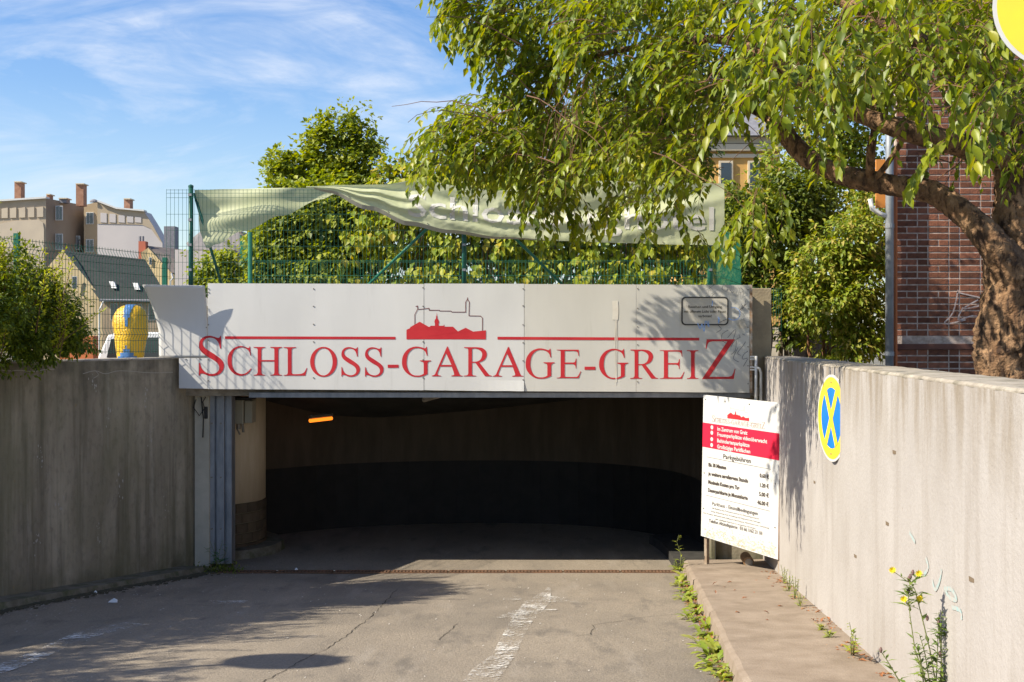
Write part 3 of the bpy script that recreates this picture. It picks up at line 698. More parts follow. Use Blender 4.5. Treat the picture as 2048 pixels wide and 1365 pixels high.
# castle emblem, zoom coordinates (origin 800,585, 10.78 px per px)
SKY = [(140,810),(215,775),(225,750),(425,635),(630,750),(665,722),(750,722),(755,680),(742,640),(750,600),(778,560),(778,525),(788,500),(792,425),(798,500),(806,525),(806,560),(832,600),(842,640),(832,680),(835,722),(940,722),(945,700),(955,700),(960,742),(1145,742),(1250,845),(1415,765),(1580,848),(1852,820),(1852,1015),(140,1015)]
LINE = [[(320,690),(320,480),(382,362),(380,295),(345,305),(380,312)],[(382,366),(450,366),(628,345),(628,388),(850,386),(855,404),(1100,404),(1118,427),(1415,427),(1415,215),(1455,150),(1455,120)],[(1455,150),(1495,215),(1485,508),(1735,512),(1778,555),(1776,820)]]
def castle(mapf, parent, thin, nrm, lw_=.004):
    pts = [mapf(x, y) for x, y in SKY]; tri = tessellate_polygon([[Vector((x, -y, 0)) for x, y in SKY]])
    MB().add(pts, [tuple(t) for t in tri]).build('emblem', M_['red'], parent)
    g = MB()
    for st in LINE:
        P = [mapf(*p) for p in st]
        for a, b in zip(P, P[1:]):
            t = (b-a).normalized(); s = nrm.cross(t)*lw_/2; e = t*lw_/2
            g.add([a-s-e, a+s-e, b+s+e, b-s+e], [(0,1,2,3)])
    g.build('emblem_outline', thin, parent)
def onsheet(p): return Vector((p.x, p.y+sheet(p.x, p.z), p.z))
castle(lambda x, y: onsheet(bp(800+x/10.78, 585+y/10.78, LO)), SB, M_['thin'], Vector((0,-1,0)), .008)
# bolts of the sign
bm = MB().tube([(0,-.007,0),(0,.004,0)], .008, 7); bo = bm.build('bolt', M_['bolt'], SB); bmesh_ = bo.data; first = True
for px, pys in ((417,(578,585,650,681,720,762)),(413,(588,655)),(627,(578,613,649,684,756)),(846,(576,613,684,720,756)),(1046,(578,612,650,686,722,760,769)),(1275,(578,617,654,690,764)),(1496,(580,618,655,694,732,768)),(372,(719,)),(400,(718,))):
    for py in pys:
        p = onsheet(bp(px, py, 0.0))
        if first: bo.matrix_parent_inverse = PM(SB).inverted(); bo.location = p; first = False
        else: inst(bmesh_, 'bolt', Matrix.Translation(p), SB)
# drip stain on the sign
g = MB(); scribble(g, [[(1228,604),(1231,640),(1230,690),(1232,770)],[(1233,640),(1234,700),(1233,765)]], lambda a, b: onsheet(bp(a, b, .0035)), .010)
scribble(g, [[(1230,602),(1231,622),(1230,640)]], lambda a, b: onsheet(bp(a, b, .0045)), .07)
g.build('drip_stain', mat('drip', (.58,.53,.45), .7, (.66,.63,.56), 6), SB)

# text helper (Blender's built in font)
def text_mesh(s, width=None, height=None, bold=0):
    cu = bpy.data.curves.new('text_line', 'FONT'); cu.body = s; cu.size = 1; cu.offset = bold; cu.resolution_u = 2
    o = bpy.data.objects.new('tmp', cu); C.objects.link(o)
    dg = bpy.context.evaluated_depsgraph_get(); me_ = bpy.data.meshes.new_from_object(o.evaluated_get(dg))
    bpy.data.objects.remove(o); xs_ = [v.co.x for v in me_.vertices]; x0_, x1_ = min(xs_), max(xs_)
    sx = width/(x1_-x0_) if width else height/.73; sz = height/.73
    vs = [((v.co.x-x0_)*sx, v.co.y*sz) for v in me_.vertices]; fs = [tuple(p.vertices) for p in me_.polygons]
    bpy.data.meshes.remove(me_); return vs, fs
def put_text(s, org, ux, uz, width, height, m, parent, name='text_line', bold=0.0, align='L'):
    vs, fs = text_mesh(s, width, height, bold)
    wd = max(v[0] for v in vs); sh = {'L': 0, 'C': wd/2, 'R': wd}[align]
    return MB().add([org + ux*(x-sh) + uz*z for x, z in vs], fs).build(name, m, parent)
UX, UZ = Vector((1,0,0)), Vector((0,0,1))
# notice plate
NP = empty('notice_plate', bp(1410, 622, .03), 'small framed notice Rauchen und Umgang on the right end of the white sign', 'notice')
def rrect(cx_, cz_, w_, h_, r_, n=6):
    out = []
    for qx, qz, a0 in ((1,1,0),(-1,1,90),(-1,-1,180),(1,-1,270)):
        for k in range(n+1):
            a = R(a0+90*k/n); out.append((cx_+qx*(w_/2-r_)+r_*math.cos(a), cz_+qz*(h_/2-r_)+r_*math.sin(a)))
    return out
NPY = .014
c = bp(1409.5, 622.5); W_, H_ = 94/F*BY, 57/F*BY
o1 = rrect(c.x, c.z, W_, H_, .05); o2 = rrect(c.x, c.z, W_-.03, H_-.03, .04)
MB().prism([(x, BY-.014, z) for x, z in o2], (0, .008, 0)).build('plate', M_['notice'], NP)
g = MB(); n = len(o1); g.add([(x, BY-.017, z) for x, z in o1]+[(x, BY-.017, z) for x, z in o2]+[(x, BY-.004, z) for x, z in o1], [(i, (i+1) % n, n+(i+1) % n, n+i) for i in range(n)]+[(i, 2*n+i, 2*n+(i+1) % n, (i+1) % n) for i in range(n)]); g.build('frame', M_['black'], NP)
for s, py, wd in (('Rauchen und Umgang',616.5,67),('mit offenem Licht oder Feuer',626,84),('verboten!',635,27)):
    put_text(s, bp(1409.5, py, .0175), UX, UZ, wd/F*BY, 5.6/F*BY, M_['black'], NP, bold=.006, align='C')
# graffiti on the right end of the sign (coordinates from the zoomed crop, origin 1340,560, 5.686 px per px)
zz = lambda x, y: bp(1340+x/5.686, 560+y/5.686, .021)
scribble_parts([[(650,660),(745,560),(715,680)],[(660,570),(590,620),(590,690),(640,725)],[(800,650),(735,690),(690,760)],[(750,690),(740,800),(690,850)],[(855,705),(820,760),(765,830),(800,860)],[(885,810),(835,850),(820,900),(880,890)],[(770,770),(730,850),(720,900),(780,935)],[(880,900),(830,985)],[(640,450),(540,500),(580,560),(525,600)],[(860,230),(840,300),(790,375)],[(870,270),(820,320),(785,350),(820,300),(800,270)],[(780,620),(790,650)],[(815,615),(850,630)]], zz, .006, 'graffiti', M_['grey_ink'], SB)
scribble_parts([[(420,120),(470,80),(500,60)],[(440,70),(480,110)],[(600,60),(590,110),(640,130),(640,70),(600,70)],[(650,130),(670,80),(680,130),(700,90)],[(720,70),(700,150),(740,120)],[(745,90),(760,180),(790,110),(770,90)],[(800,90),(830,130),(790,150)],[(470,190),(520,140)],[(430,150),(440,120)]], zz, .006, 'graffiti', mat('light_grey_pen', (.25,.25,.25), .7), SB)
scribble_parts([[(310,490),(340,560),(360,500),(385,590),(400,470),(440,540),(430,470)],[(480,240),(475,300)],[(545,420),(550,500),(560,430)],[(660,440),(720,460),(780,430),(790,360),(740,320),(690,320)]], zz, .009, 'graffiti', M_['blue_ink'], SB)
for s, y in (('A',285),('C',345),('A',385),('B',450)): put_text(s, zz(725, y), UX, UZ, .028, .03, bpy.data.materials['light_grey_pen'], SB, 'graffiti_letter')
st = MB().add([zz(768,470), zz(835,440), zz(870,535), zz(805,560)], [(0,1,2,3)]); st.v = [(a, b-.002, c_) for a, b, c_ in st.v]; st.build('sticker_remnant', mat('old_sticker', (.36,.33,.28), .8, (.45,.42,.36), 20), SB)

# concrete pier and pipes at the right end
a = at(1502, 577, 14.7); b = at(1543, 700, 14.7)
tag(MB().box(a.x, b.x, 14.70, 15.05, -.6, a.z).build('concrete_pier', mat('ochre_concrete', (.36,.30,.20), .9, (.27,.22,.15), 5, bump=.3), bevel=.008), 'square ochre concrete pier standing behind the right end of the sign', 'pier')
PR = empty('white_pipes', at(1515, 790, 14.45), 'pair of white pipes with clamps between the sign and the right wall', 'pipe')
PY = 14.48
for pts in ([(1512,713),(1512,840)], [(1514,736),(1519,738),(1522,746),(1522,840)]):
    MB().tube([at(px, py, PY) for px, py in pts], .017, 8).build('pipe', M_['wpipe'], PR, smooth=True)
for py in (714, 719, 735, 740): MB().tube([at(1500, py, PY+.01), at(1514, py, PY+.01)], .010, 6).build('clamp', M_['wpipe'], PR)

# ================================================================ parking rate board
A0 = Vector((2.28, 14.3, 0)); A1 = Vector((2.925, 13.15, 0))
tl, tr_ = at(1407, 790, 14.3), at(1560, 806, 13.2); bl, br_ = at(1402, 1072, 14.3), at(1556, 1120, 13.2)
IB = empty('parking_rate_board', ((tl.x+tr_.x)/2, 13.75, zr(13.8)+.12), 'white and red parking price board with Parkgebühren on two legs at the right wall', 'sign board')
def ib(u, v, off=0):
    p = tl.lerp(tr_, u).lerp(bl.lerp(br_, u), v); return p + nb*off
nb = (tr_-tl).cross(bl-tl).normalized(); nb = nb if nb.y < 0 else -nb
ux = (tr_-tl).normalized(); uz = (tl-bl).normalized(); PWd = (tr_-tl).length; PH = (tl-bl).length
MB().prism([ib(0,0), ib(1,0), ib(1,1), ib(0,1)], -nb*.012).build('panel', M_['plain_white'], IB)
MB().add([ib(0,.196,.002), ib(1,.196,.002), ib(1,.368,.002), ib(0,.368,.002)], [(0,1,2,3)]).build('red_band', M_['crimson'], IB)
for u0, nm in ((.0, 0), (.965, 1)):
    a, b = ib(u0, 0, -.012), ib(u0+.035, 0, -.012); zb = swz(a.y)-.01
    MB().prism([a, b, Vector((b.x-.0, b.y, zb)), Vector((a.x, a.y, zb))], -nb*.04).build('leg', mat('leg_metal', (.32,.27,.21), .6, (.22,.15,.10), 8) if nm == 0 else bpy.data.materials['leg_metal'], IB)
MB().prism([ib(1.0,0,-.001), ib(1.012,0,-.001), ib(1.012,1,-.001), ib(1.0,1,-.001)], -nb*.02).build('side_edge', M_['rust'], IB)
for vv in (.5,): MB().prism([ib(.03,vv,-.014), ib(.97,vv,-.014), ib(.97,vv+.02,-.014), ib(.03,vv+.02,-.014)], -nb*.03).build('cross_rail', M_['steel'], IB)
castle(lambda x, y: ib(.335+(x-140)/1712*.285, .143-(1015-y)/895*.098, .003), IB, mat('faint_line', (.45,.40,.38), .8), nb, .0022)
lm = mat('faded_brown_letters', (.36,.27,.23), .7)
# small copy of the heading
def small_head():
    S = .70/ (1483-398); org = lambda px: .13 + (px-398)*S
    vsc = (PWd*S)
    for ch, px, cap in [('S',398,82)]+[(c_,p_,57) for c_, p_ in (('C',455.3),('H',507.2),('L',567.3),('O',620.2),('S',682.9),('S',730.1),('-',775.5),('G',804),('A',863.7),('R',927.5),('A',985.6),('G',1051.3),('E',1113.2),('-',1169),('G',1198.2),('R',1260),('E',1319.7),('I',1373.5))]+[('Z',1403.7,82)]:
        g = MB(); k = vsc*1.0; put_glyph(g, ch, ib(org(px), .181, .003), ux, uz*1.12, cap*k); g.build('letter', lm, IB)
small_head()
for u0, u1, v in ((.18,.32,.152),(.63,.78,.152)): MB().add([ib(u0,v,.003), ib(u1,v,.003), ib(u1,v+.002,.003), ib(u0,v+.002,.003)], [(0,1,2,3)]).build('rule', lm, IB)
for v in (.221,.259,.304,.345):
    c = ib(.13, v, .004); g = MB(); g.add([c + ux*.024*math.cos(2*math.pi*k/18) + uz*.024*math.sin(2*math.pi*k/18) for k in range(18)], [tuple(range(18))]); g.build('bullet', M_['plain_white'], IB)
def T(s, u, v, w_, h_, m='dark_text', al='L', bold=.03):
    h_ *= 1.12 
    put_text(s, ib(u, v+h_/2, .004), ux, uz, w_*PWd, h_*PH, M_[m], IB, bold=bold, align=al)
for s, v, w_ in (('Im Zentrum von Greiz',.224,.40),('Frauenparkplätze videoüberwacht',.262,.65),('Behindertenparkplätze',.305,.43),('Großzügige Parkflächen',.346,.44)): T(s, .205, v, w_, .024, 'plain_white', bold=.025)
T('Parkgebühren', .47, .404, .36, .03, al='C', bold=.004)
for v in (.433, .703): MB().add([ib(.06,v,.003), ib(.90,v,.003), ib(.90,v+.0018,.003), ib(.06,v+.0018,.003)], [(0,1,2,3)]).build('rule', M_['dark_text'], IB)
for s, p, v, w_, pw in (('Bis 30 Minuten','0.60 €',.484,.24,.115),('je weitere angefangene Stunde','1.20 €',.546,.53,.11),('Maximale Kosten pro Tag','5.00 €',.605,.42,.12),('Dauerparkkarte je Monatskarte','46.00 €',.662,.53,.14)):
    T(s, .09, v, w_, .024); T(p, .88, v, pw, .024, al='R')
T('Parkhaus - Einstellbedingungen', .45, .743, .60, .024, al='C', bold=.004)
for s, v, w_ in (('Mit Einfahren des Parkscheins kommt ein Mietvertrag zustande.',.776,.62),('Weder Bewachung noch Verwaltung sind Gegenstand des Vertrages.',.799,.66),('Der Vermieter übernimmt keine Haftung für Beschädigung, Abhandenkommen, Vernichtung',.822,.86),('oder unbefugten Gebrauch von eingestellten Fahrzeugen.',.845,.54)):
    T(s, .46, v, w_, .010, al='C', bold=.0)
T('Telefon Altstadtgalerie:  03 66 1/62 21 30', .11, .875, .70, .022, bold=.008)
# flaked corrosion at the bottom
fm = mat('flaked_undercoat', (.36,.33,.24), .9, (.55,.53,.45), 12); g = MB(); rr = random.Random(5)
for k in range(330):
    v = 1-abs(rr.gauss(0, .045))-.006; u = .02+.96*rr.random()**.7
    if v < .9 or u > .985: continue
    c = ib(u, v, .002+.001*rr.random()); n = 6; g.add([c+ux*rr.uniform(.004,.016)*math.cos(2*math.pi*q/n)*1.3+uz*rr.uniform(.003,.012)*math.sin(2*math.pi*q/n) for q in range(n)], [tuple(range(n))])
g.build('corrosion_flakes', fm, IB, kind='stuff')
bb = MB().tube([Vector((0,0,0)), Vector((0,-.008,0))], .007, 6).build('screw', M_['bolt'], IB); bme = bb.data; bb.location = ib(.03,.03,.004)
for u, v in ((.3,.03),(.62,.03),(.95,.03),(.03,.55),(.96,.52),(.96,.8),(.03,.8)): inst(bme, 'screw', Matrix.Translation(ib(u, v, .004)), IB)
# things under the board
p = ground_px(1497, 1133, .12)
rp = MB(); rp.tube([p+Vector((-.0,-.03,.05)), p+Vector((.03,.34,.05))], .062, 18); pp = tag(rp.build('rusty_pipe', M_['brass_pipe']), 'short rusty pipe lying on the sidewalk under the price board', 'pipe')
MB().tube([p+Vector((-.001,-.034,.05)), p+Vector((0,-.028,.05))], .045, 18).build('pipe_mouth', M_['wall_cap'], pp)
p = ground_px(1480, 1110, .12); tag(MB().box(p.x-.22, p.x+.3, p.y+.1, p.y+.4, swz(14.6)-.01, swz(14.6)+.17).build('concrete_block', M_['sidewalk'], bevel=.02), 'low concrete block behind the legs of the price board', 'block')
# litter
def litter(px, py, s, label, up=.0, m='paper'):
    p = ground_px(px, py, up); g = MB(); g.add([p+Vector((-s,-s*.4,.012)), p+Vector((s,-s*.3,.01)), p+Vector((s*.8,s*.4,.03)), p+Vector((0,s*.6,.045)), p+Vector((-s*.9,s*.35,.02))], [(0,1,2,3,4)])
    o = tag(g.build('litter', M_[m]), label, 'litter'); md = o.modifiers.new('solid', 'SOLIDIFY'); md.thickness = .004; return o
litter(226, 1207, .045, 'white strip of paper litter on the shaded asphalt'); litter(190, 1190, .02, 'tiny white scrap of litter near the left kerb')
litter(1448, 1103, .06, 'crumpled white paper behind the left leg of the price board', .12)
litter(592, 1144, .02, 'tiny white crumb of litter on the threshold beside the drain')

# ================================================================ round no-stopping signs
def round_sign(name, c, r_, nrm, label, pole=None, plain=False):
    root = empty(name, c, label, 'road sign'); n = 48; nrm = nrm.normalized(); u = UZ.cross(nrm).normalized(); v = nrm.cross(u)
    P = lambda x, y, o: c + u*x + v*y + nrm*o
    ring = lambda r0, o: [P(r0*math.cos(2*math.pi*k/n), r0*math.sin(2*math.pi*k/n), o) for k in range(n)]
    g = MB().prism(ring(r_, .002), -nrm*.006); g.build('white_rim', M_['plain_white'], root)
    def annul(a, b, o, m, nm):
        A, B = ring(a, o), ring(b, o); MB().add(A+B, [(k, (k+1) % n, n+(k+1) % n, n+k) for k in range(n)]).build(nm, m, root)
    annul(r_*.94, r_*(.08 if plain else .70), .004, M_['yellow'], 'yellow_ring')
    MB().add(ring(r_*(.075 if plain else .695), .004), [tuple(range(n))]).build('blue_disc', M_['blue'], root)
    w_ = r_*.10
    for sgn, o in (() if plain else ((1, .006), (-1, .0075))):
        d = Vector((math.cos(R(58)), math.sin(R(58)) * sgn)); q = Vector((-d.y, d.x)); ln = r_*.70
        MB().add([P(*(d*ln+q*w_), o), P(*(d*ln-q*w_), o), P(*(-d*ln-q*w_), o), P(*(-d*ln+q*w_), o)], [(0,1,2,3)]).build('yellow_bar', M_['yellow'], root)
    for y_ in (.82, -.82): MB().tube([P(0, r_*y_, .0), P(0, r_*y_, .009)], .008, 8).build('screw', M_['bolt'], root)
    if pole: MB().tube([c - nrm*.04 + Vector((0,0,r_)), Vector((c.x-nrm.x*.04, c.y-nrm.y*.04, pole))], .03, 10).build('pole', M_['steel'], root)
    return root
ws = onwall(1671, 836.5, .03); round_sign('no_stopping_sign', ws, .352, Vector((-1, -.065, 0)), 'oval looking yellow and blue no-stopping disc fixed on the pale right wall')
pc = at(2129, 5, 6.2); round_sign('no_stopping_sign', pc, .35, Vector((-.25, -1, 0)), 'large yellow round sign cut off by the upper right corner', pole=GZ, plain=True)
lsg = Vector((-7.1, 6.75, 2.45)); round_sign('no_stopping_sign', lsg, .35, Vector((-.75, -.7, 0)), 'unseen round sign on a pole, added outside the left edge to cast the oval shadow on the ramp', pole=GZ)  # unseen sign, added as the caster of the oval ramp shadow

# ================================================================ fences
def wire_panel(mb, P0, P1, z0, z1, n_v=None, hz=None, r_=.0025, dy=None, step=.05, bends=()):
    d = (P1-P0); ln = d.length; t = d.normalized(); q = Vector((-t.y, t.x, 0)); n = int(round(ln/step))
    def prof(z):   # V folds
        for zb in bends:
            if abs(z-zb) < .05: return .028*(1-abs(z-zb)/.05)
        return 0
    zs = sorted(set([z0, z1] + [zz_ for zb in bends for zz_ in (zb-.05, zb, zb+.05)]))
    for i in range(n+1):
        b = P0 + t*(ln*i/n)
        mb.tube([(b.x+q.x*prof(z), b.y+q.y*prof(z), z) for z in zs], r_, 4, cap=False)
    for z in hz:
        o = q*prof(z); mb.tube([(P0.x+o.x, P0.y+o.y-.004, z), (P1.x+o.x, P1.y+o.y-.004, z)], r_*1.15, 4, cap=False)
# upper fence over the sign
FY = 14.88
UF = empty('mesh_fence', (-1, FY, .25), 'tall green wire mesh fence standing behind the white sign', 'fence')
fz = lambda py: -(py-678)/F*FY
fx = lambda px: (px-1024)/F*FY
hz_ = [fz(v) for v in (380.5, 387, 396, 429, 461, 493, 525, 558, 590)]
for a, b in ((333, 640), (644, 928), (932, 1180), (1184, 1418)):
    g = MB(); wire_panel(g, Vector((fx(a), FY, 0)), Vector((fx(b), FY, 0)), .26, fz(379), hz=hz_, r_=.0024); g.build('mesh_panel', M_['green_dark'], UF)
for px, pt_, r_ in ((380, 374, .030), (928, 362, .030), (1421, 374, .034)):
    MB().tube([(fx(px), FY+.045, .2), (fx(px), FY+.045, fz(pt_))], r_, 12).build('post', M_['green_dark'] if px < 1400 else M_['green_metal'], UF, smooth=True)
    MB().lathe([(r_*1.15,0),(r_*1.1,.02),(.005,.035)], (fx(px), FY+.045, fz(pt_)), 12).build('post_cap', M_['green_dark'], UF)
    for k in range(4):
        z = fz(390+k*50); MB().box(fx(px)-.02, fx(px)+.02, FY-.012, FY+.02, z-.015, z+.015).build('clip', M_['steel'], UF)
for a, b in (((928,385),(728,575)), ((930,378),(1132,575)), ((384,385),(440,575))):
    MB().tube([(fx(a[0]), FY+.10, fz(a[1])), (fx(b[0]), FY+.13, fz(b[1]))], .018, 8).build('brace', M_['green_dark'] if b[0] < 500 else M_['green_metal'], UF, smooth=True)
# return and back fence
BF = empty('mesh_fence', (.5, 18.2, .25), 'green wire mesh fence in front of the hedge at the back of the deck', 'fence')
g = MB(); wire_panel(g, Vector((-3.9,18.2,0)), Vector((3.3,18.2,0)), .26, 1.2, hz=[.3,.5,.7,.96,1.18], r_=.0032); g.build('mesh_panel', M_['green_metal'], BF)
for x in (-3.98,3.3): MB().tube([(x,18.25,.2),(x,18.25,1.6 if x > -3.9 else 1.62)], .034, 10).build('post', M_['green_metal'], BF)
RF = empty('mesh_fence', (3, 16.5, .25), 'dense looking green mesh fence running back from the right end of the banner', 'fence')
g = MB(); wire_panel(g, Vector((2.50,14.95,0)), Vector((3.55,18.2,0)), .26, 1.45, hz=[.3,.45,.6,.8,1.0,1.2,1.42], r_=.0032); g.build('mesh_panel', M_['green_metal'], RF)
MB().tube([(3.15,15.6,.0),(3.15,15.6,.66)], .03, 10).build('post', M_['green_metal'], RF)
g = MB(); wire_panel(g, Vector((2.95,15.2,0)), Vector((3.5,15.6,0)), .1, .66, hz=[.12,.3,.5,.64], r_=.003); g.build('mesh_panel', M_['green_metal'], RF)
# left fence on wall
def xf(y): return xl(y) - .24
LF = empty('mesh_fence', (xf(13), 13, -.22), 'green folded wire mesh fence along the outer edge of the left wall', 'fence')
yf = [14.78, 12.42, 10.06, 7.7, 5.34]
for a, b in zip(yf, yf[1:]):
    g = MB(); P0, P1 = Vector((xf(a), a, 0)), Vector((xf(b), b, 0))
    wire_panel(g, P0, P1, -.17, 1.04, hz=[-.15,-.02,.05,.12,.28,.44,.60,.76,.86,.93,1.02], r_=.0031, bends=(-.08+.13, .95)); g.build('mesh_panel', M_['green_dark'], LF)
for y in yf:
    MB().box(xf(y)-.08, xf(y)-.03, y-.03, y+.03, -.22, 1.09 if y < 14 else 1.0).build('post', M_['green_metal'], LF)

# ================================================================ banner
BN = empty('torn_banner', (fx(1000), FY-.06, fz(490)), 'long faded pale green banner twisted and sagging along the tall mesh fence', 'banner')
def interp(tab, x):
    for (a, b), (c_, d) in zip(tab, tab[1:]):
        if x <= c_: 
            t = max(0, (x-a)/(c_-a)); t = t*t*(3-2*t); return b+(d-b)*t
    return tab[-1][1]
TOP = [(615,375),(700,372),(765,371),(840,362),(920,374),(990,384),(1080,370),(1200,364),(1330,368),(1446,369)]
BOT = [(615,377),(660,384),(740,415),(820,446),(900,463),(1000,477),(1120,484),(1250,488),(1360,491),(1446,492)]
def bdepth(px, py):
    t0, b0 = interp(TOP, px), interp(BOT, px); v = (py-t0)/max(4, b0-t0); h = b0-t0
    amp = min(1, (px-615)/150) * min(1, max(.25, (1446-px)/120))
    # catenary folds
    s = (px-760)/686.; c1 = .34 + .48*math.sin(math.pi*min(1,max(0,s)))*.75 - (.25*max(0, s-.6))
    d = .055*math.exp(-((v-c1)/.10)**2) - .05*math.exp(-((v-c1+.20)/.13)**2) + .03*math.exp(-((v-c1-.25)/.12)**2)
    e = .35*max(0, 1-abs(px-800)/220); d += .035*math.exp(-((v-.35-e)/.10)**2)*(1 if px < 1000 else .2)
    d += .016*noise.noise(Vector((px*.012, v*3, 1)))+.009*abs(noise.noise(Vector((px*.035+v*2, v*5-px*.01, 2))))+.004*noise.noise(Vector((px*.11, v*15, 2)))
    return FY - .09 - d*amp
def bpt(px, py, off=0):
    y = bdepth(px, py) - off; return Vector(((px-1024)/F*FY, y, -(py-678)/F*FY))
g = MB(); nx, nz = 260, 60
for i in range(nx+1):
    px = 615+(1446-615)*i/nx
    for j in range(nz+1): py = interp(TOP, px)+(interp(BOT, px)-interp(TOP, px))*j/nz; g.v.append(tuple(bpt(px, py)))
for i in range(nx):
    for j in range(nz): k = i*(nz+1)+j; g.f.append((k, k+1, k+nz+2, k+nz+1))
M_['banner'] = mat('banner_cloth', (.53,.565,.33), .6, (.60,.62,.41), 2.5, bump=.05, bscale=8)
tcl = M_['banner'].node_tree
trn = N(tcl, 'ShaderNodeBsdfTranslucent', inp={'Color': (.5,.56,.36,1)}); msx = N(tcl, 'ShaderNodeMixShader', inp={0: .28}); L(tcl, tcl.nodes['Principled BSDF'].outputs[0], msx.inputs[1]); L(tcl, trn.outputs[0], msx.inputs[2]); L(tcl, msx.outputs[0], tcl.nodes['Material Output'].inputs[0])
g.build('front_cloth', M_['banner'], BN, smooth=True)
# hem turned over
g = MB(); hem = [(x, interp(BOT, x)) for x in range(630, 1100, 12)]
for (a, b), (c_, d) in zip(hem, hem[1:]):
    h0 = 7*min(1,(a-620)/80)*min(1,(1100-a)/260); h1 = 7*min(1,(c_-620)/80)*min(1,(1100-c_)/260)
    g.quad(bpt(a, b, .012)+Vector((0,0,.008)), bpt(c_, d, .012)+Vector((0,0,.008)), bpt(c_, d+h1, -.02), bpt(a, b+h0, -.02))
g.build('turned_hem', mat('banner_back', (.34,.33,.27), .7), BN, smooth=True)
# left part behind the mesh
LT = [(386,379),(450,376),(540,375),(640,375),(668,384)]; LB = [(386,400),(398,470),(411,497),(430,488),(480,462),(560,430),(640,397),(668,386)]
def lbpt(px, py):
    v = (py-378)/100; d = .04*math.sin(px*.03+v*5)*min(1,(668-px)/80) + .02*math.sin(v*14+px*.02)+.01*noise.noise(Vector((px*.03,py*.03,0)))
    return Vector(((px-1024)/F*FY, FY+.10+d*.8, -(py-678)/F*FY))
g = MB(); nx = 60; nz = 24
for i in range(nx+1):
    px = 386+(668-386)*i/nx; t0, b0 = interp(LT, px), interp(LB, px)
    for j in range(nz+1): g.v.append(tuple(lbpt(px, t0+(b0-t0)*j/nz)))
for i in range(nx):
    for j in range(nz): k = i*(nz+1)+j; g.f.append((k, k+1, k+nz+2, k+nz+1))
g.build('rear_cloth', M_['banner'], BN, smooth=True)
# faded lettering following the cloth
tm = mat('faded_print', (.56,.55,.50), .7)
def banner_text(s, px0, px1, base0, base1, cap):
    vs, fs = text_mesh(s, px1-px0, cap, .01); bmx = bmesh.new(); bv = [bmx.verts.new((x, y, 0)) for x, y in vs]
    for f in fs:
        try: bmx.faces.new([bv[i] for i in f])
        except ValueError: pass
    bmesh.ops.triangulate(bmx, faces=bmx.faces[:])
    for _ in range(2):
        long_ = [e for e in bmx.edges if e.calc_length() > 6]
        if long_: bmesh.ops.subdivide_edges(bmx, edges=long_, cuts=1); bmesh.ops.triangulate(bmx, faces=bmx.faces[:])
    bmx.verts.ensure_lookup_table(); bmx.verts.index_update(); g = MB()
    g.add([bpt(px0+v.co.x, base0+(base1-base0)*v.co.x/(px1-px0) + 8*math.sin(math.pi*v.co.x/(px1-px0)) - v.co.y, .007) for v in bmx.verts], [tuple(v.index for v in f.verts) for f in bmx.faces])
    bmx.free(); g.build('lettering', tm, BN)
banner_text('Schlossberghotel', 818, 1425, 434, 462, 48)
for px in range(700, 1440, 78):
    MB().tube([bpt(px, interp(BOT, px)-4, .004), bpt(px, interp(BOT, px)-4, .010)], .008, 8).build('eyelet', M_['bolt'], BN)

# ================================================================ foliage generator
def leaf_pts(c, d, up, L_, W_, fold=.15):
    """five point folded leaf: base, left, tip, right, rib"""
    s = d.cross(up).normalized(); nrm = s.cross(d).normalized()
    return [c, c+d*L_*.42-s*W_*.5+nrm*fold*W_, c+d*L_ - nrm*L_*.12, c+d*L_*.42+s*W_*.5+nrm*fold*W_, c+d*L_*.45]
LF_ = [(0,4,1),(4,2,1),(0,3,4),(4,3,2)]
def rv(rr): 
    while True:
        v = Vector((rr.uniform(-1,1), rr.uniform(-1,1), rr.uniform(-1,1)))
        if .05 < v.length < 1: return v.normalized()
def cloud(name, m, parent, blobs, n, size, seed, droop=.3, clump=.25, aspect=.6, per=14, shell=.55, kind='stuff', lumpy=7):
    rr = random.Random(seed); g = MB(); sat = []
    if lumpy:
        for b in blobs:
            for _ in range(lumpy):
                d = rv(rr); d.y = -abs(d.y)*.8; q = rr.uniform(.2,.42); sat.append((b[0]+d.x*b[3]*.95, b[1]+d.y*b[4]*.95, b[2]+d.z*b[5]*.95, b[3]*q, b[4]*q, b[5]*q))
    blobs = [(b[0],b[1],b[2],b[3]*(.85 if lumpy else 1),b[4],b[5]*(.85 if lumpy else 1)) for b in blobs]+sat; tot = sum(b[3]*b[5] for b in blobs)
    for (bx, by, bz, rx, ry, rz_) in blobs:
        k = int(n * rx*rz_/tot / per)
        for _ in range(k):
            d = rv(rr)
            if d.y > .5 and rr.random() < .6: d.y = -d.y
            q = rr.uniform(shell, 1.0)**.6 * (1+.22*noise.noise(Vector((bx+d.x*2.3, by+d.y*2.3, bz+d.z*2.3))*1.7) + rr.gauss(0, .05))
            cc = Vector((bx+d.x*rx*q, by+d.y*ry*q, bz+d.z*rz_*q)); cl = clump*rr.uniform(.4, 1.1); off_ = (d+Vector((0,0,.4)))*clump*rr.uniform(.3,1.3) if rr.random() < .16 else Vector((0,0,0))
            for _ in range(per):
                e = rv(rr)*cl*rr.random()**.5; e.z *= .7; p = cc+e+off_
                out = (d*.7 + e.normalized()*.5 + rv(rr)*.7); ld = (out + Vector((0,0,-droop*1.6))).normalized()
                up = (Vector((0,0,1)) + d*.6 + rv(rr)*.6 + SUN*.3).normalized(); L_ = size*rr.uniform(.6, 1.25)
                g.add(leaf_pts(p, ld, up, L_, L_*aspect), LF_)
    return g.build(name, m, parent, kind=kind)
def pxblob(px, py, d, rpx, rpz, ry=None):
    c = at(px, py, d); return (c.x, c.y, c.z, rpx/F*d, ry if ry else rpx/F*d, rpz/F*d)
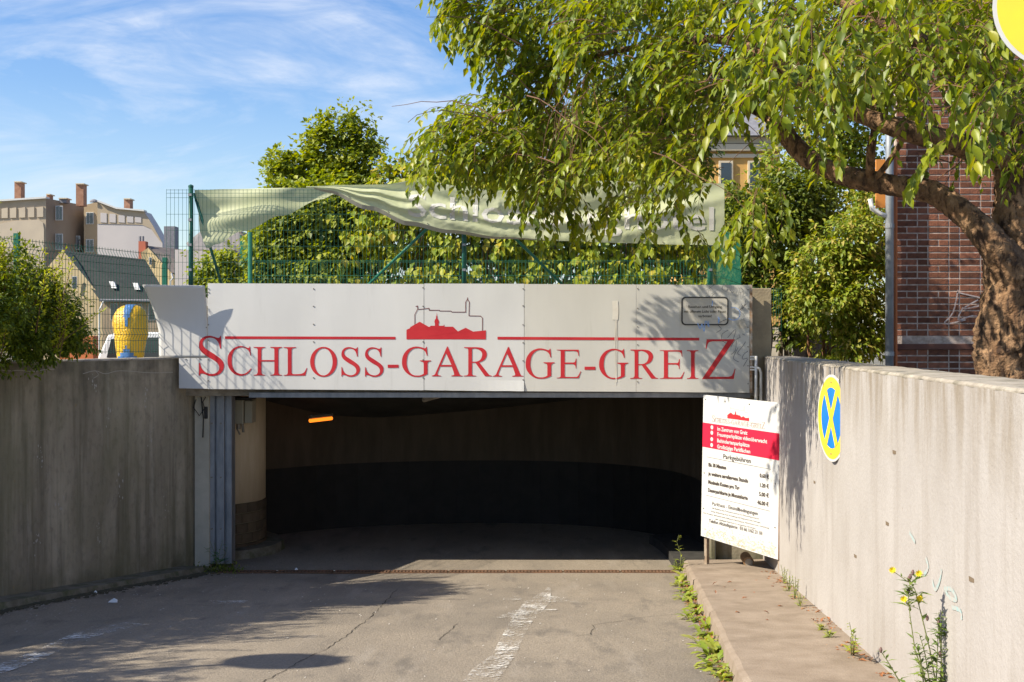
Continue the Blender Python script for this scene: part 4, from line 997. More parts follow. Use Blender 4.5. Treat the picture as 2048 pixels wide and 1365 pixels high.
def branches(parent, m, base, tips, r0, name='trunk', seed=0):
    rr = random.Random(seed); g = MB()
    for t in tips:
        P = []; n = 6
        for i in range(n+1):
            q = i/n; p = base.lerp(t, q) + Vector((rr.uniform(-1,1), rr.uniform(-1,1), 0))*.05*(t-base).length*(q*(1-q)*2); P.append(p)
        g.tube(P, [r0*(1-.85*i/n) for i in range(n+1)], 6)
    return g.build(name, m, parent)

# big linden behind the fence, left of centre
T1 = empty('linden_tree', (-4.4, 27, GZ), 'tall rounded green tree rising above the left part of the banner', 'tree')
bl1 = [pxblob(*b) for b in ((654,262,27,17,32),(636,300,27,22,42),(704,268,27,17,33),(730,278,27,13,34),(684,310,27,30,42),(738,325,27,14,40),(555,328,27,14,28),(585,330,27,14,28),(612,345,27,22,40),(570,355,27,28,30),(690,360,27,50,30),(655,360,27,40,30),(565,400,26.5,30,30),(600,440,26,70,60),(660,460,26,80,80),(560,500,25.5,55,65),(620,540,25.5,90,60),(720,370,27,30,20))]
cloud('crown', M_['maple'], T1, bl1, 30000, .12, 11, .1, .28, .8, 12)
branches(T1, M_['bark_dark'], Vector((-4.2,27.3,GZ)), [Vector((b[0], b[1]+.3, b[2])) for b in bl1[:9]], .2, seed=2)
T2 = empty('dark_ivy_tree', (-3, 22, GZ), 'dark green bushy tree in front of the linden, seen through the mesh fence', 'tree')
bl2 = [pxblob(*b) for b in ((570,510,20,60,75),(630,450,20,70,60),(700,450,20.5,60,70),(650,540,20,90,55),(540,555,20,30,40))]
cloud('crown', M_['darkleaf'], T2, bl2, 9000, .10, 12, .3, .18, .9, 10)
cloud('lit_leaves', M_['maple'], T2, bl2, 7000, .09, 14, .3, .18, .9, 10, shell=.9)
branches(T2, M_['bark_dark'], Vector((-3,20.6,GZ)), [Vector((b[0], b[1]+.3, b[2])) for b in bl2], .1, seed=3)
# vine hedge
HD = empty('vine_hedge', (0, 19.6, GZ), 'yellow green leafy vine hedge behind the mesh fence, below the banner', 'hedge')
blh = [pxblob(x, y, 19.6, 75, 60, .5) for x in range(730, 1420, 62) for y in (400, 470, 545) if not (x < 760 and y < 430)]
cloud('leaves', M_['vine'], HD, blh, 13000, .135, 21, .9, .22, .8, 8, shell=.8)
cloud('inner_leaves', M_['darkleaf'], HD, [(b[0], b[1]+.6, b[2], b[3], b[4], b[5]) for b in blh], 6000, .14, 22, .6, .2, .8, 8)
g = MB(); rr = random.Random(4)
for k in range(120):
    x = rr.uniform(-2.2, 3.3); g.tube([(x, 19.4+rr.uniform(-.2,.3), GZ), (x+rr.uniform(-.2,.2), 19.3, .4), (x+rr.uniform(-.4,.4), 19.2, rr.uniform(.8,2.2))], .008, 4)
g.build('stems', M_['bark_dark'], HD, kind='stuff')
T3 = empty('mixed_tree', (-1, 23, GZ), 'round leaved tree behind the banner between linden and cherry', 'tree')
bl3 = [pxblob(*b) for b in ((775,355,23,30,28),(830,350,23,40,24),(880,355,23,45,35),(950,345,23,60,45),(1030,330,23,60,60),(1100,300,23,60,60),(1180,310,23,70,70),(1000,400,23,120,40),(1250,350,23,80,80))]
cloud('crown', M_['shrub'], T3, bl3, 15000, .11, 31, .2, .22, .85, 10); branches(T3, M_['bark_dark'], Vector((-.6,23.2,GZ)), [Vector((b[0], b[1]+.3, b[2])) for b in bl3], .1, seed=4)
# small round tree at the left behind the fence
T4 = empty('young_tree', at(440, 600, 40), 'small pale green tree in front of the dark gabled house', 'tree')
bl4 = [pxblob(*b) for b in ((440,530,40,35,30),(415,550,40,28,22),(465,555,40,30,28),(440,570,40,50,20))]
cloud('crown', M_['maple'], T4, bl4, 3500, .16, 41, .1, .3, .8, 10); branches(T4, M_['bark_dark'], at(440, 760, 40), [Vector(b[:3]) for b in bl4], .1, seed=5)

# shrubs right, behind the right wall
S1 = empty('maple_shrub', (4.3, 16.2, GZ), 'large sunlit shrub with reddish tips between drainpipe and sign', 'shrub')
bls = [pxblob(*b) for b in ((1690,480,16,60,50),(1640,540,16,60,60),(1725,560,16,50,70),(1660,620,16,75,60),(1610,600,16,40,50),(1735,640,16,40,60),(1700,690,16,70,30),(1740,430,16.2,35,45))]
cloud('foliage', M_['shrub'], S1, bls, 15000, .085, 51, .35, .16, .5, 12, shell=.75)
branches(S1, mat('shrub_stem', (.22,.11,.06), .8), Vector((4.25,16.3,GZ)), [Vector((b[0], b[1]+.1, b[2])) for b in bls], .045, 'stems', seed=6)
S2 = empty('dark_shrub', (3.7, 17.5, GZ), 'shaded dark green shrub behind the right end of the mesh fence', 'shrub')
bls2 = [pxblob(*b) for b in ((1500,440,18,60,60),(1560,470,18,60,60),(1540,560,18,60,60),(1590,640,18,40,50),(1480,520,18,40,60),(1600,400,18,60,60))]
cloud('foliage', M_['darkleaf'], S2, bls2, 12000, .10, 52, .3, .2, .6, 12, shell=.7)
branches(S2, M_['bark_dark'], Vector((3.9,17.8,GZ)), [Vector((b[0], b[1]+.1, b[2])) for b in bls2], .05, 'stems', seed=7)
T5 = empty('background_tree', (6, 24, GZ), 'tall light green tree behind the cherry and left of the brick house', 'tree')
bl5 = [pxblob(*b) for b in ((1600,330,24,90,80),(1680,380,24,90,90),(1640,230,24,110,90),(1740,300,24,90,110),(1560,420,24,60,60),(1700,120,24,120,100),(1840,160,25,120,110),(1600,90,25,90,80),(1950,90,26,120,110))]
cloud('crown', M_['shrub'], T5, bl5, 24000, .11, 53, .2, .3, .7, 12); branches(T5, M_['bark_dark'], Vector((6.0,24.3,GZ)), [Vector((b[0], b[1]+.2, b[2])) for b in bl5], .14, seed=8)
T6 = empty('background_tree', (2, 27, GZ), 'dark tree mass showing through the centre of the cherry crown', 'tree')
bl6 = [pxblob(*b) for b in ((1330,330,27,100,80),(1260,230,27,100,80),(1380,150,27,50,70),(1200,330,27,90,80))]
cloud('crown', M_['darkleaf'], T6, bl6, 12000, .15, 54, .2, .3, .7, 12); branches(T6, M_['bark_dark'], Vector((3.0,27.3,GZ)), [Vector((b[0], b[1]+.2, b[2])) for b in bl6], .14, seed=9)

# ================================================================ left bushes on the wall edge
def wall_bush(label, cx_, cy_, r_, h, n, seed, shoots, group=None):
    root = empty('hedge_bush', (cx_, cy_, GZ), label, 'bush', group); rr = random.Random(seed)
    bl = []
    for k in range(16):
        a = rr.uniform(0, 6.28); q = rr.random()**.5; z = rr.uniform(-.1, h-.55)
        bl.append((cx_+math.cos(a)*q*r_*.75, cy_+math.sin(a)*q*r_*.8, z, r_*.42, r_*.42, .32))
    cloud('foliage', M_['bush'], root, bl, n, .05, seed, .1, .11, .5, 12, shell=.7)
    g = MB(); st = MB()
    for k in range(shoots):
        a = rr.uniform(0, 6.28); q = rr.random()**.6; b = Vector((cx_+math.cos(a)*q*r_, cy_+math.sin(a)*q*r_, h-.75 - .45*q + rr.uniform(-.25,.1)))
        t = b + Vector((rr.gauss(0,.10)+math.cos(a)*q*.18, rr.gauss(0,.10)+math.sin(a)*q*.18, rr.uniform(.4,.9)*(1-.3*q)))
        st.tube([b, b.lerp(t,.5)+rv(rr)*.02, t], [.006,.004,.002], 4); m = 85
        for i in range(m):
            f = i/m; p = b.lerp(t, f); e = rv(rr); e.z = abs(e.z)*.6+.2; e.normalize(); w__ = .085*(1-f*.75)
            p = p + Vector((e.x, e.y, 0))*w__*rr.random(); up = (rv(rr)+SUN).normalized(); L_ = rr.uniform(.028,.05)
            g.add(leaf_pts(p, e, up, L_, L_*.45), LF_)
    g.build('leafy_shoots', M_['bushtip'], root, kind='stuff'); st.build('stems', M_['twig'], root, kind='stuff')
    return root
wall_bush('bright tipped green bush spilling over the left wall at the picture edge', -5.12, 11.35, .80, 1.24, 26000, 61, 170)
rr = random.Random(9)
# hanging and right skirt of that bush
B2 = empty('hedge_bush', (-4.75, 12.3, GZ), 'lower dark part bush hanging over the wall top beside the fence post', 'bush')
cloud('foliage', M_['bush'], B2, [pxblob(*b) for b in ((120,630,12,46,60,.4),(60,660,11.8,70,44,.4),(150,680,12.3,34,30,.3),(60,600,12,60,70,.4),(100,705,11.9,26,18,.2))], 15000, .05, 63, .3, .1, .5, 12, shell=.5)
wall_bush('tall bush on the wall edge just outside the left picture border', -6.25, 9.6, .8, 1.5, 11000, 64, 40)
wall_bush('bush on the wall edge nearer the viewer outside the picture', -6.75, 8.45, .85, 1.8, 13000, 65, 40)
wall_bush('bush on the wall edge nearest the viewer outside the picture', -7.15, 7.1, .85, 1.95, 13000, 66, 30)
wall_bush('low bush on the wall edge between the two bushes outside the picture', -5.8, 10.5, .6, 1.25, 7000, 67, 34)

# ================================================================ cherry tree
CT = empty('cherry_tree', (3.95, 9.6, GZ), 'big gnarled cherry tree with drooping branches over the right side', 'tree')
def limb(mb, pts, rs, seg=14, seed=0, amp=.12):
    P = [Vector(p) for p in pts]; Q = []; Rr = []
    for i in range(len(P)-1):
        p0, p1, p2, p3 = P[max(i-1,0)], P[i], P[i+1], P[min(i+2, len(P)-1)]
        KK = 5 if seg < 16 else 14
        for k in range(KK):
            t = k/KK; Q.append(.5*((2*p1)+(p2-p0)*t+(2*p0-5*p1+4*p2-p3)*t*t+(3*p1-p0-3*p2+p3)*t**3)); Rr.append(rs[i]+(rs[i+1]-rs[i])*t)
    Q.append(P[-1]); Rr.append(rs[-1]); b = len(mb.v); mb.tube(Q, Rr, seg)
    n = len(Q)*seg
    for i in range(n):
        v = Vector(mb.v[b+i]); c_ = Q[i//seg]; d = v-c_; w__ = Vector((v.x*1.0, v.y*1.0, v.z*.45)) if seg > 20 else v; f = 1+amp*noise.noise(v*3.5+Vector((seed,0,0)))*.9 - amp*1.1*abs(noise.noise(w__*15+Vector((seed,0,0)))) + amp*.45*noise.noise(v*34)
        mb.v[b+i] = tuple(c_+d*f)
g = MB()
limb(g, [(3.98,9.6,-1.7), at(2022,760,9.55), at(2020,660,9.5), at(2025,570,9.5), at(2045,480,9.55), at(2040,380,9.6), at(2025,260,9.7), at(1990,150,9.8), at(1980,0,9.9), at(2000,-120,9.9)], [.38,.28,.25,.25,.25,.20,.16,.13,.11,.09], 64, 1, .22)
g.build('trunk', M_['bark'], CT, smooth=True)
g = MB(); limb(g, [at(2040,560,9.4), at(1990,495,9.35), at(1930,430,9.5), at(1860,385,9.7), at(1760,366,9.9), at(1690,352,10.1), at(1625,322,10.3), at(1580,280,10.4), at(1562,243,10.4)], [.17,.135,.11,.095,.095,.088,.085,.088,.075], 30, 3, .2)
g.build('limb', M_['bark'], CT, smooth=True)
g = MB(); limb(g, [at(1740,352,9.9), at(1742,300,9.8), at(1750,240,9.7), at(1735,160,9.7)], [.045,.04,.03,.02], 8, 4); limb(g, [at(1752,358,9.85), at(1790,305,9.7), at(1830,240,9.6)], [.03,.026,.015], 8, 5)
limb(g, [at(2020,320,9.6), at(1900,285,9.3), at(1800,258,9.2), at(1690,215,9.3), at(1560,130,9.6), at(1450,80,10.2), at(1330,90,10.8), at(1200,110,11.4), at(1080,160,11.8)], [.11,.095,.08,.065,.055,.045,.035,.025,.015], 10, 6)
limb(g, [at(1990,150,9.8), at(1850,90,9.6), at(1700,10,10), at(1500,-60,10.6), at(1300,-80,11.5), at(1100,-40,12)], [.09,.07,.055,.045,.03,.015], 10, 7)
limb(g, [at(1580,280,10.4), at(1520,230,10.8), at(1440,200,11.3), at(1340,180,11.8), at(1230,200,12.4)], [.035,.03,.024,.018,.01], 8, 8)
limb(g, [at(1980,60,9.9), at(2060,-80,9), at(2150,-200,8)], [.09,.06,.04], 8, 9)
g.build('branch', M_['bark'], CT, smooth=True)
# foliage: drooping twigs
rr = random.Random(77)
POLY = [(890,-60),(935,60),(1010,110),(985,160),(1010,180),(950,215),(870,280),(860,330),(900,350),(1060,360),(1110,420),(1200,380),(1260,430),(1400,400),(1455,370),(1440,260),(1530,190),(1600,240),(1700,255),(1780,230),(1850,300),(1900,330),(2080,330),(2080,-60)]
def inside(x, y, P=POLY):
    c_ = False; j = len(P)-1
    for i in range(len(P)):
        if (P[i][1] > y) != (P[j][1] > y) and x < (P[j][0]-P[i][0])*(y-P[i][1])/(P[j][1]-P[i][1])+P[i][0]: c_ = not c_
        j = i
    return c_
leaves = []; tw = MB()
def twig(p, direc, ln, nl, size):
    """arching twig that droops under its own weight, with alternate leaves"""
    P = [p.copy()]; d = direc.normalized(); m = 9
    for i in range(m):
        d = (d + Vector((0,0,-.24)) + rv(rr)*.10).normalized(); P.append(P[-1]+d*ln/m)
    tw.tube(P, [.0032-.0024*i/m for i in range(m+1)], 4, cap=False)
    for i in range(nl):
        f = (i+.6)/nl*m; k = min(m-1, int(f)); q = P[k].lerp(P[k+1], f-k); t = (P[k+1]-P[k]).normalized()
        s = t.cross(UZ); s = s.normalized() if s.length > .05 else rv(rr)
        sg = 1 if i % 2 else -1; ld = (t*.75 + s*sg*.75 + Vector((0,0,-.35)) + rv(rr)*.25).normalized()
        up = (UZ*1.0 + rv(rr)*.45 + SUN*.25).normalized(); L_ = size*rr.uniform(.65, 1.2)
        leaves.append((q + ld*.015, ld, up, L_))
cnt = 0
while cnt < 2250:
    px, py = rr.uniform(850, 2080), rr.uniform(-70, 440)
    if not inside(px, py): continue
    if noise.noise(Vector((px*.0105, py*.0125, 5.1))) + .5*noise.noise(Vector((px*.027, py*.03, 2.2))) < -.11 and rr.random() < .88: continue
    if 1230 < px < 1440 and py > 320 and rr.random() < .6: continue
    # thin zones where the houses and trees behind show through
    if 1425 < px < 1545 and 240 < py < 400 and rr.random() < .65: continue
    if 1560 < px < 1950 and 200 < py and rr.random() < .72: continue
    if px > 1790 and py > 230 and rr.random() < .5: continue
    if px > 1600 and rr.random() < .28: continue
    if px < 1150: d = rr.uniform(10.4, 11.9)
    elif px < 1350: d = rr.uniform(9.6, 13.2)
    elif px < 1600: d = rr.uniform(9.2, 13.0)
    else: d = rr.uniform(8.3, 11.5)
    if 990 < px < 1190 and 230 < py < 380 and rr.random() < .35: d = rr.uniform(13.0, 13.8)
    if px > 1450 and rr.random() < .06: d = rr.uniform(6.8, 7.8)
    if px < 1120 and 270 < py and d < 12.0: d = rr.uniform(10.2, 11.3)
    p = at(px, py-18, d); dr = Vector((-.75 + rr.gauss(0,.5), rr.gauss(0,.5), rr.uniform(-.1,.5)))
    if px > 1700: dr.x = rr.gauss(0,.8)
    ln = rr.uniform(.28, .55); 
    twig(p, dr, ln, int(rr.uniform(9, 15)), .102); cnt += 1
# sprays and drooping ends beyond the main mass (photo outline)
for px, py, d, ln, n, dx in ((950,30,11.4,.5,12,-1),(960,60,11.4,.45,12,-1),(935,10,11.5,.5,10,-1),(1000,120,11.5,.4,10,-1),(930,235,11.6,.55,13,-1),(900,260,11.7,.5,12,-1),(905,290,11.7,.45,12,-1),(890,310,11.6,.4,10,-.6),(1010,85,11.3,.4,10,-1),
    (1085,400,11.0,.45,12,.1),(1100,420,11.0,.5,12,-.1),(1120,410,11.1,.45,12,.2),(1150,400,11.2,.5,12,0),(1075,380,11.0,.4,10,-.3),(1170,420,11.2,.4,10,.1),(1200,360,11.0,.4,10,.2),(1140,440,11.2,.35,10,.1),(1215,420,11.0,.3,8,0),
    (1330,440,10.2,.4,10,-.2),(1310,460,10.2,.4,11,-.3),(1350,430,10.2,.35,9,.2),(1400,480,11.8,.35,9,.1),(1395,500,11.8,.3,8,0),(1360,360,10.2,.4,10,0),
    (1500,420,9.2,.4,11,-.3),(1510,400,9.2,.45,12,-.1),(1480,440,9.2,.4,10,-.5),(1530,430,9.3,.4,11,0),(1520,470,9.2,.3,9,-.2),(1560,400,9.4,.35,9,.1),(1480,470,9.2,.3,9,-.3),
    (1600,150,7.6,.5,10,-.2),(1640,120,7.4,.5,11,.1),(1580,100,7.6,.5,10,-.3),(1670,180,7.8,.4,9,0),(1700,60,7.3,.5,10,.2),(1560,60,7.8,.5,11,-.2),(1500,80,8,.45,10,-.2),(1620,60,7.5,.5,10,0),
    (2000,180,7.0,.5,9,-.4),(1985,230,7.0,.4,8,-.2),(2020,200,7.0,.5,9,-.2),(1960,170,7.2,.4,8,-.5),(1900,300,8.2,.45,9,-.8),(1880,330,8.4,.4,8,-.8),(1640,290,8.8,.35,8,0),(1650,270,8.8,.35,8,.2)):
    for q in range(2):
        twig(at(px+rr.uniform(-6,6), py-20+rr.uniform(-6,6), d+rr.uniform(-.2,.2)), Vector((dx*1.2, rr.uniform(-.3,.3), .25 if abs(dx) > .8 else -.2)), ln, n+2, .105)
# bare drooping twigs
for k in range(46):
    px = rr.choice((1130, 1150, 1170, 1230, 1330, 1400, 1250)) + rr.uniform(-22, 22); py = rr.uniform(100, 230); d = rr.uniform(9.8, 11); p = at(px, py, d); P = [p]
    dd = Vector((rr.uniform(-.5,.1), 0, -.5))
    for i in range(9): dd = (dd+Vector((rr.gauss(0,.15), rr.gauss(0,.15), -.3))).normalized(); P.append(P[-1]+dd*rr.uniform(.06,.10))
    tw.tube(P, [.005-.0035*i/9 for i in range(10)], 4, cap=False)
for k in range(130):
    px, py = rr.uniform(950, 2040), rr.uniform(-20, 330)
    if not inside(px, py): continue
    p = at(px, py, rr.uniform(9, 12) if px < 1600 else rr.uniform(8, 11)); P = [p]; dd = Vector((rr.uniform(-1,1), rr.uniform(-.6,.6), rr.uniform(-.1,.7)))
    for i in range(7): dd = (dd+rv(rr)*.25+Vector((0,0,-.12))).normalized(); P.append(P[-1]+dd*.12)
    tw.tube(P, [.006-.004*i/7 for i in range(8)], 4, cap=False)
tw.build('twigs', M_['twig'], CT, kind='stuff')
def vis(l):
    p = l[0]; px, py = 1024+F*p.x/p.y, 678-F*p.z/p.y
    return l[3]/p.y if (0 < px < 2048 and 0 < py < 1365) else 0
leaves.sort(key=vis, reverse=True)
# unit leaf with curved blade, for the largest leaves
g = MB(); rows = [(0,0),(.10,.09),(.28,.20),(.46,.235),(.66,.18),(.84,.085),(1.0,0)]
for t, h in rows: 
    zc = -.30*t*t
    g.v += [(-h, t, zc+.35*h), (0, t, zc-.02), (h, t, zc+.35*h)]
for i in range(len(rows)-1):
    for k in (0, 1): a = 3*i+k; g.f.append((a, a+1, a+4, a+3))
lo_ = g.build('leaf', M_['cherry'], CT, smooth=True); lme = lo_.data
def leafM(l):
    p, d, up, L_ = l; x = d.cross(up).normalized(); z = x.cross(d).normalized()
    M = Matrix((( x.x, d.x, z.x, 0), (x.y, d.y, z.y, 0), (x.z, d.z, z.z, 0), (0,0,0,1))); return Matrix.Translation(p) @ M @ Matrix.Scale(L_, 4)
for i, l in enumerate(leaves[:300]):
    if i == 0: lo_.matrix_basis = leafM(l)
    else: inst(lme, 'leaf', leafM(l), CT)
g = MB()
for l in leaves[300:]: g.add(leaf_pts(l[0], l[1], l[2], l[3], l[3]*.5), LF_)
g.build('crown', M_['cherry'], CT, kind='stuff')
print('cherry leaves', len(leaves))

# ================================================================ brick house on the right
BH = empty('brick_house', (5.4, 14.3, GZ), 'dark red brick house wall behind the cherry trunk', 'house')
X0 = 4.57; Y0 = 14.25; CH = .0765
MB().box(X0, 9.5, Y0-.003, Y0+.35, GZ, 6.2).build('wall', M_['mortar'], BH)
MB().box(X0+2.6, 9.5, Y0+.352, Y0+6, GZ, 6.2).build('side_wall', M_['mortar'], BH)
def brick_me(w_):
    g = MB(); h = CH-.015; b = .003
    g.add([(0,-.004,0),(w_,-.004,0),(w_,-.004,h),(0,-.004,h),(b,-.008,b),(w_-b,-.008,b),(w_-b,-.008,h-b),(b,-.008,h-b),(0,.02,0),(w_,.02,0),(w_,.02,h),(0,.02,h)],
          [(4,5,6,7),(0,1,5,4),(1,2,6,5),(2,3,7,6),(3,0,4,7),(0,8,9,1),(1,9,10,2),(2,10,11,3),(3,11,8,0)])
    return g
SW, HW, J = .235, .111, .014
def course(k): # flemish-like bond
    out = []; x = X0 + (0 if k % 2 == 0 else -.0); seq = ['s','h'] if k % 2 == 0 else ['h','s']; i = 0
    if k % 4 == 3: seq = ['h','h','s']
    if k % 4 == 1: seq = ['h','s','s']
    while x < 9.4:
        w_ = SW if seq[i % len(seq)] == 's' else HW
        out.append((x, w_)); x += w_+J; i += 1
    return out
oS = brick_me(SW).build('brick', M_['brick'], BH); oH = brick_me(HW).build('brick', M_['brick'], BH)
meS, meH = oS.data, oH.data; nb_ = 0; usedS = usedH = False; rest = MB()
for k in range(int((5.9-GZ)/CH)):
    z = GZ + k*CH
    if abs(z-(-.07)) < .06: continue
    for x, w_ in course(k):
        px = 1024+F*x/Y0; yoff = rnd.uniform(-.002,.002)
        if -.44 < z < 2.35 and px < 1985 and nb_ < 298:
            M = Matrix.Translation((x, Y0+yoff, z)); nb_ += 1
            if w_ == SW:
                if not usedS: oS.matrix_basis = M; usedS = True
                else: inst(meS, 'brick', M, BH)
            else:
                if not usedH: oH.matrix_basis = M; usedH = True
                else: inst(meH, 'brick', M, BH)
        else:
            b = brick_me(w_); rest.add([(v[0]+x, v[1]+Y0+yoff, v[2]+z) for v in b.v], b.f)
rest.build('brick_courses', M_['brick'], BH, kind='stuff')
g = MB().box(X0-.01, 9.5, Y0-.026, Y0+.01, -.13, -.06); g.build('stone_ledge', mat('ledge', (.10,.045,.035), .9, (.15,.07,.05), 8), BH, bevel=.008)
g = MB(); scribble(g, [[(1915,580),(1905,625),(1888,648),(1930,640)],[(1912,585),(1960,596)],[(1925,615),(1915,640),(1945,632),(1975,640)],[(1955,600),(1925,618),(1958,612)]], lambda a, b: Vector(((a-1024)/F*Y0, Y0-.018, -(b-678)/F*Y0)), .016)
g.build('graffiti', M_['wpaint_brick'], BH)
DP = empty('drainpipe', (4.45, 14.15, GZ), 'grey zinc drainpipe at the left corner of the brick house', 'drainpipe')
dpx = lambda px, d=14.1: (px-1024)/F*d
MB().tube([(dpx(1779),14.1,GZ),(dpx(1779),14.1,5.5)], .048, 12).build('pipe', mat('zinc', (.25,.27,.30), .45, (.34,.36,.38), 5, metal=.4), DP, smooth=True)
MB().tube([at(1740,398,14.1), at(1744,418,14.1), at(1760,428,14.1), at(1776,434,14.1)], .028, 10).build('inlet_bend', M_['wpipe'], DP, smooth=True)
for z in (-.2, 1.3, 3.0): MB().tube([(dpx(1779),14.1,z),(dpx(1779),14.1,z+.05)], .055, 12).build('bracket', M_['steel'], DP)
tag(MB().box(dpx(1791), dpx(1795), 14.1, 14.2, GZ, 2.2).build('corner_trim', mat('orange_trim', (.45,.14,.05), .7)), 'thin orange red strip along the corner of the brick house', 'trim')
tag(MB().box(dpx(1755), dpx(1776), 14.15, 14.19, at(0,415,14.1).z, at(0,318,14.1).z).build('orange_plate', mat('orange_board', (.55,.22,.05), .7)), 'small orange board beside the drainpipe above the limb', 'plate')

# yellow villa behind
VL = empty('yellow_villa', (7, 42, GZ), 'yellow house with pale cornice seen through the cherry leaves', 'house')
def fb(name, m, parent, px0, px1, py0, py1, d, dep, bevel=0):
    a, b = at(px0, py1, d), at(px1, py0, d); return MB().box(a.x, b.x, d, d+dep, a.z, b.z).build(name, m, parent, bevel=bevel)
yel = mat('yellow_render', (.55,.33,.10), .9, (.48,.28,.09), 3); pale = mat('pale_stone', (.55,.47,.34), .9); slate = mat('slate', (.16,.16,.18), .8, (.22,.22,.24), 6)
a = at(1400, 300, 42); b = at(1560, 300, 42)
MB().box(a.x, b.x, 42, 50, GZ, at(0,300,42).z).build('wall', yel, VL)
fb('cornice', pale, VL, 1396, 1564, 288, 302, 41.8, .2, .02); fb('cornice', pale, VL, 1398, 1562, 308, 316, 41.9, .1, .02); fb('frieze', pale, VL, 1400, 1560, 272, 287, 41.95, 8)
MB().prism([at(1392,271,41.6), at(1568,271,41.6), at(1530,130,45), at(1430,130,45)], (0,3,0)).build('roof', slate, VL)
for x in (1452, 1510):
    f = fb('window', pale, VL, x-14, x+14, 322, 380, 41.9, .1); fb('pane', M_['glass'], f, x-10, x+10, 326, 376, 41.88, .02)
LW = empty('white_garden_wall', at(1570, 700, 30), 'pale low garden wall visible under the shrubs right of the pier', 'wall')
MB().box(at(1530,0,30).x, at(1700,0,30).x, 30, 30.2, GZ, at(0,655,30).z).build('wall_face', mat('cream_wall', (.60,.52,.40), .9, (.52,.45,.34), 3), LW)
for k in range(3): z = at(0, 668+k*13, 30).z; MB().box(at(1530,0,30).x, at(1700,0,30).x, 29.985, 30, z, z+.015).build('joint_line', pale, LW)
for px, cm in ((1563,'rust'),(1571,'wpipe')):
    tag(MB().tube([(at(px,0,22).x,22,GZ),(at(px,0,22).x,22,at(0,628,22).z)], .028, 8).build('garden_post', M_[cm]), 'thin rusty brown post in front of the pale garden wall' if cm == 'rust' else 'thin white post beside the rusty one in front of the garden wall', 'post')

# ================================================================ town at the left
rend1 = mat('grey_brown_render', (.24,.18,.13), .92, (.31,.25,.19), .25, (1,1,.6)); rend2 = mat('beige_render', (.36,.29,.20), .92, (.42,.35,.26), .25)
rend3 = mat('pale_render_wall', (.46,.43,.42), .92, (.52,.48,.46), .2); panelm = mat('cream_panel', (.52,.44,.33), .9, (.46,.39,.3), .5); chim = mat('chimney_brick', (.26,.13,.08), .9, (.36,.2,.13), 2)
white_tr = mat('white_trim', (.6,.6,.58), .7)
TB = empty('tenement', at(150, 700, 120), 'big grey brown tenement block with framed panels and tall chimneys', 'apartment building')
D = 120
P = lambda pts, d=D: [at(x, y, d) for x, y in pts]
MB().prism(P([(-160,412),(0,403),(92,397),(92,715),(-160,715)]), (0,14,0)).build('wall', rend2, TB)
MB().prism([at(92,397,120), at(168,411,126), at(168,715,126), at(92,715,120)], (0,10,0)).build('wall', rend1, TB)
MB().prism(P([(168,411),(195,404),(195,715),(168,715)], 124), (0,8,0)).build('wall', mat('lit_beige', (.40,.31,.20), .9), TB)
MB().prism(P([(195,404),(232,418),(288,423),(306,452),(325,487),(325,715),(195,715)], 121), (0,2.5,0)).build('wall', rend3, TB)
MB().prism(P([(195,404),(232,418),(288,423),(306,452),(325,487),(318,480),(302,458),(284,450),(195,448)], 120.95), (0,.1,0)).build('frieze', rend2, TB)
for a, b, c_, d in ((-160,412,0,403),(0,403,92,397)): MB().prism(P([(a,b),(c_,d),(c_,d-3.5),(a,b-3.5)], 119.7), (0,1,0)).build('roof_edge', white_tr, TB)
MB().prism(P([(195,404),(232,418),(288,423),(288,420),(232,415),(195,400.5)], 120.6), (0,1,0)).build('roof_edge', white_tr, TB)
for x in (-30,-12,3,20,38,56,74):
    MB().prism(P([(x,437-(x*.03)),(x+12.5,436.5-(x*.03)),(x+12.5,416-(x*.03)),(x,418-(x*.03))], 119.9), (0,.12,0)).build('panel', panelm, TB)
for x, h in ((201,0),(219,2),(237,5),(254,7),(270,9)): MB().prism(P([(x,426+h*.9),(x+12.5,427+h*.9),(x+12.5,446),(x,445)], 120.9), (0,.06,0)).build('panel', rend3, TB)
MB().prism(P([(-120,715),(-120,455),(0,448),(30,442),(78,440),(86,446),(88,460),(88,715)], 119.92), (0,.1,0)).build('panel', panelm, TB)
def window(parent, x0, x1, y0, y1, d, frame=white_tr):
    f = MB().prism(P([(x0,y1),(x1,y1),(x1,y0),(x0,y0)], d), (0,.15,0)).build('window', frame, parent)
    w_ = (x1-x0); m = max(1.0, w_*.09)
    cx_ = (x0+x1)/2
    for a, b in ((x0+m, cx_-m*.5), (cx_+m*.5, x1-m)): MB().prism(P([(a,y1-m),(b,y1-m),(b,y0+m),(a,y0+m)], d-.04), (0,.03,0)).build('pane', M_['glass'], f)
for x0, x1, y0, y1, d in ((111,125,412,441,121.2),(111,125,468,500,121.2),(152,160,472,500,124.5),(172,187,425,449,123.9),(172,187,479,505,123.9)): window(TB, x0, x1, y0, y1, d)
for x0, x1, y0, y1 in ((29,42,363,402),(152,167,367,412),(248,260,397,424),(118,133,396,406),(93,99,388,400)):
    c_ = fb('chimney', chim if y0 < 395 or x0 > 200 else slate, TB, x0, x1, y0, y1, 122, 1.0)
    MB().prism(P([(x0-.8,y0+2),(x1+.8,y0+2),(x1+.8,y0),(x0-.8,y0)], 121.8), (0,1.4,0)).build('chimney_cap', pale, c_)
g = MB(); c_ = at(188, 405, 121); g.lathe([(.36,0),(.34,.12),(.2,.26),(.02,.32)], c_, 12, 1.2); tag(g.build('satellite_dish', slate), 'small round dish on the roof edge of the tenement', 'dish')
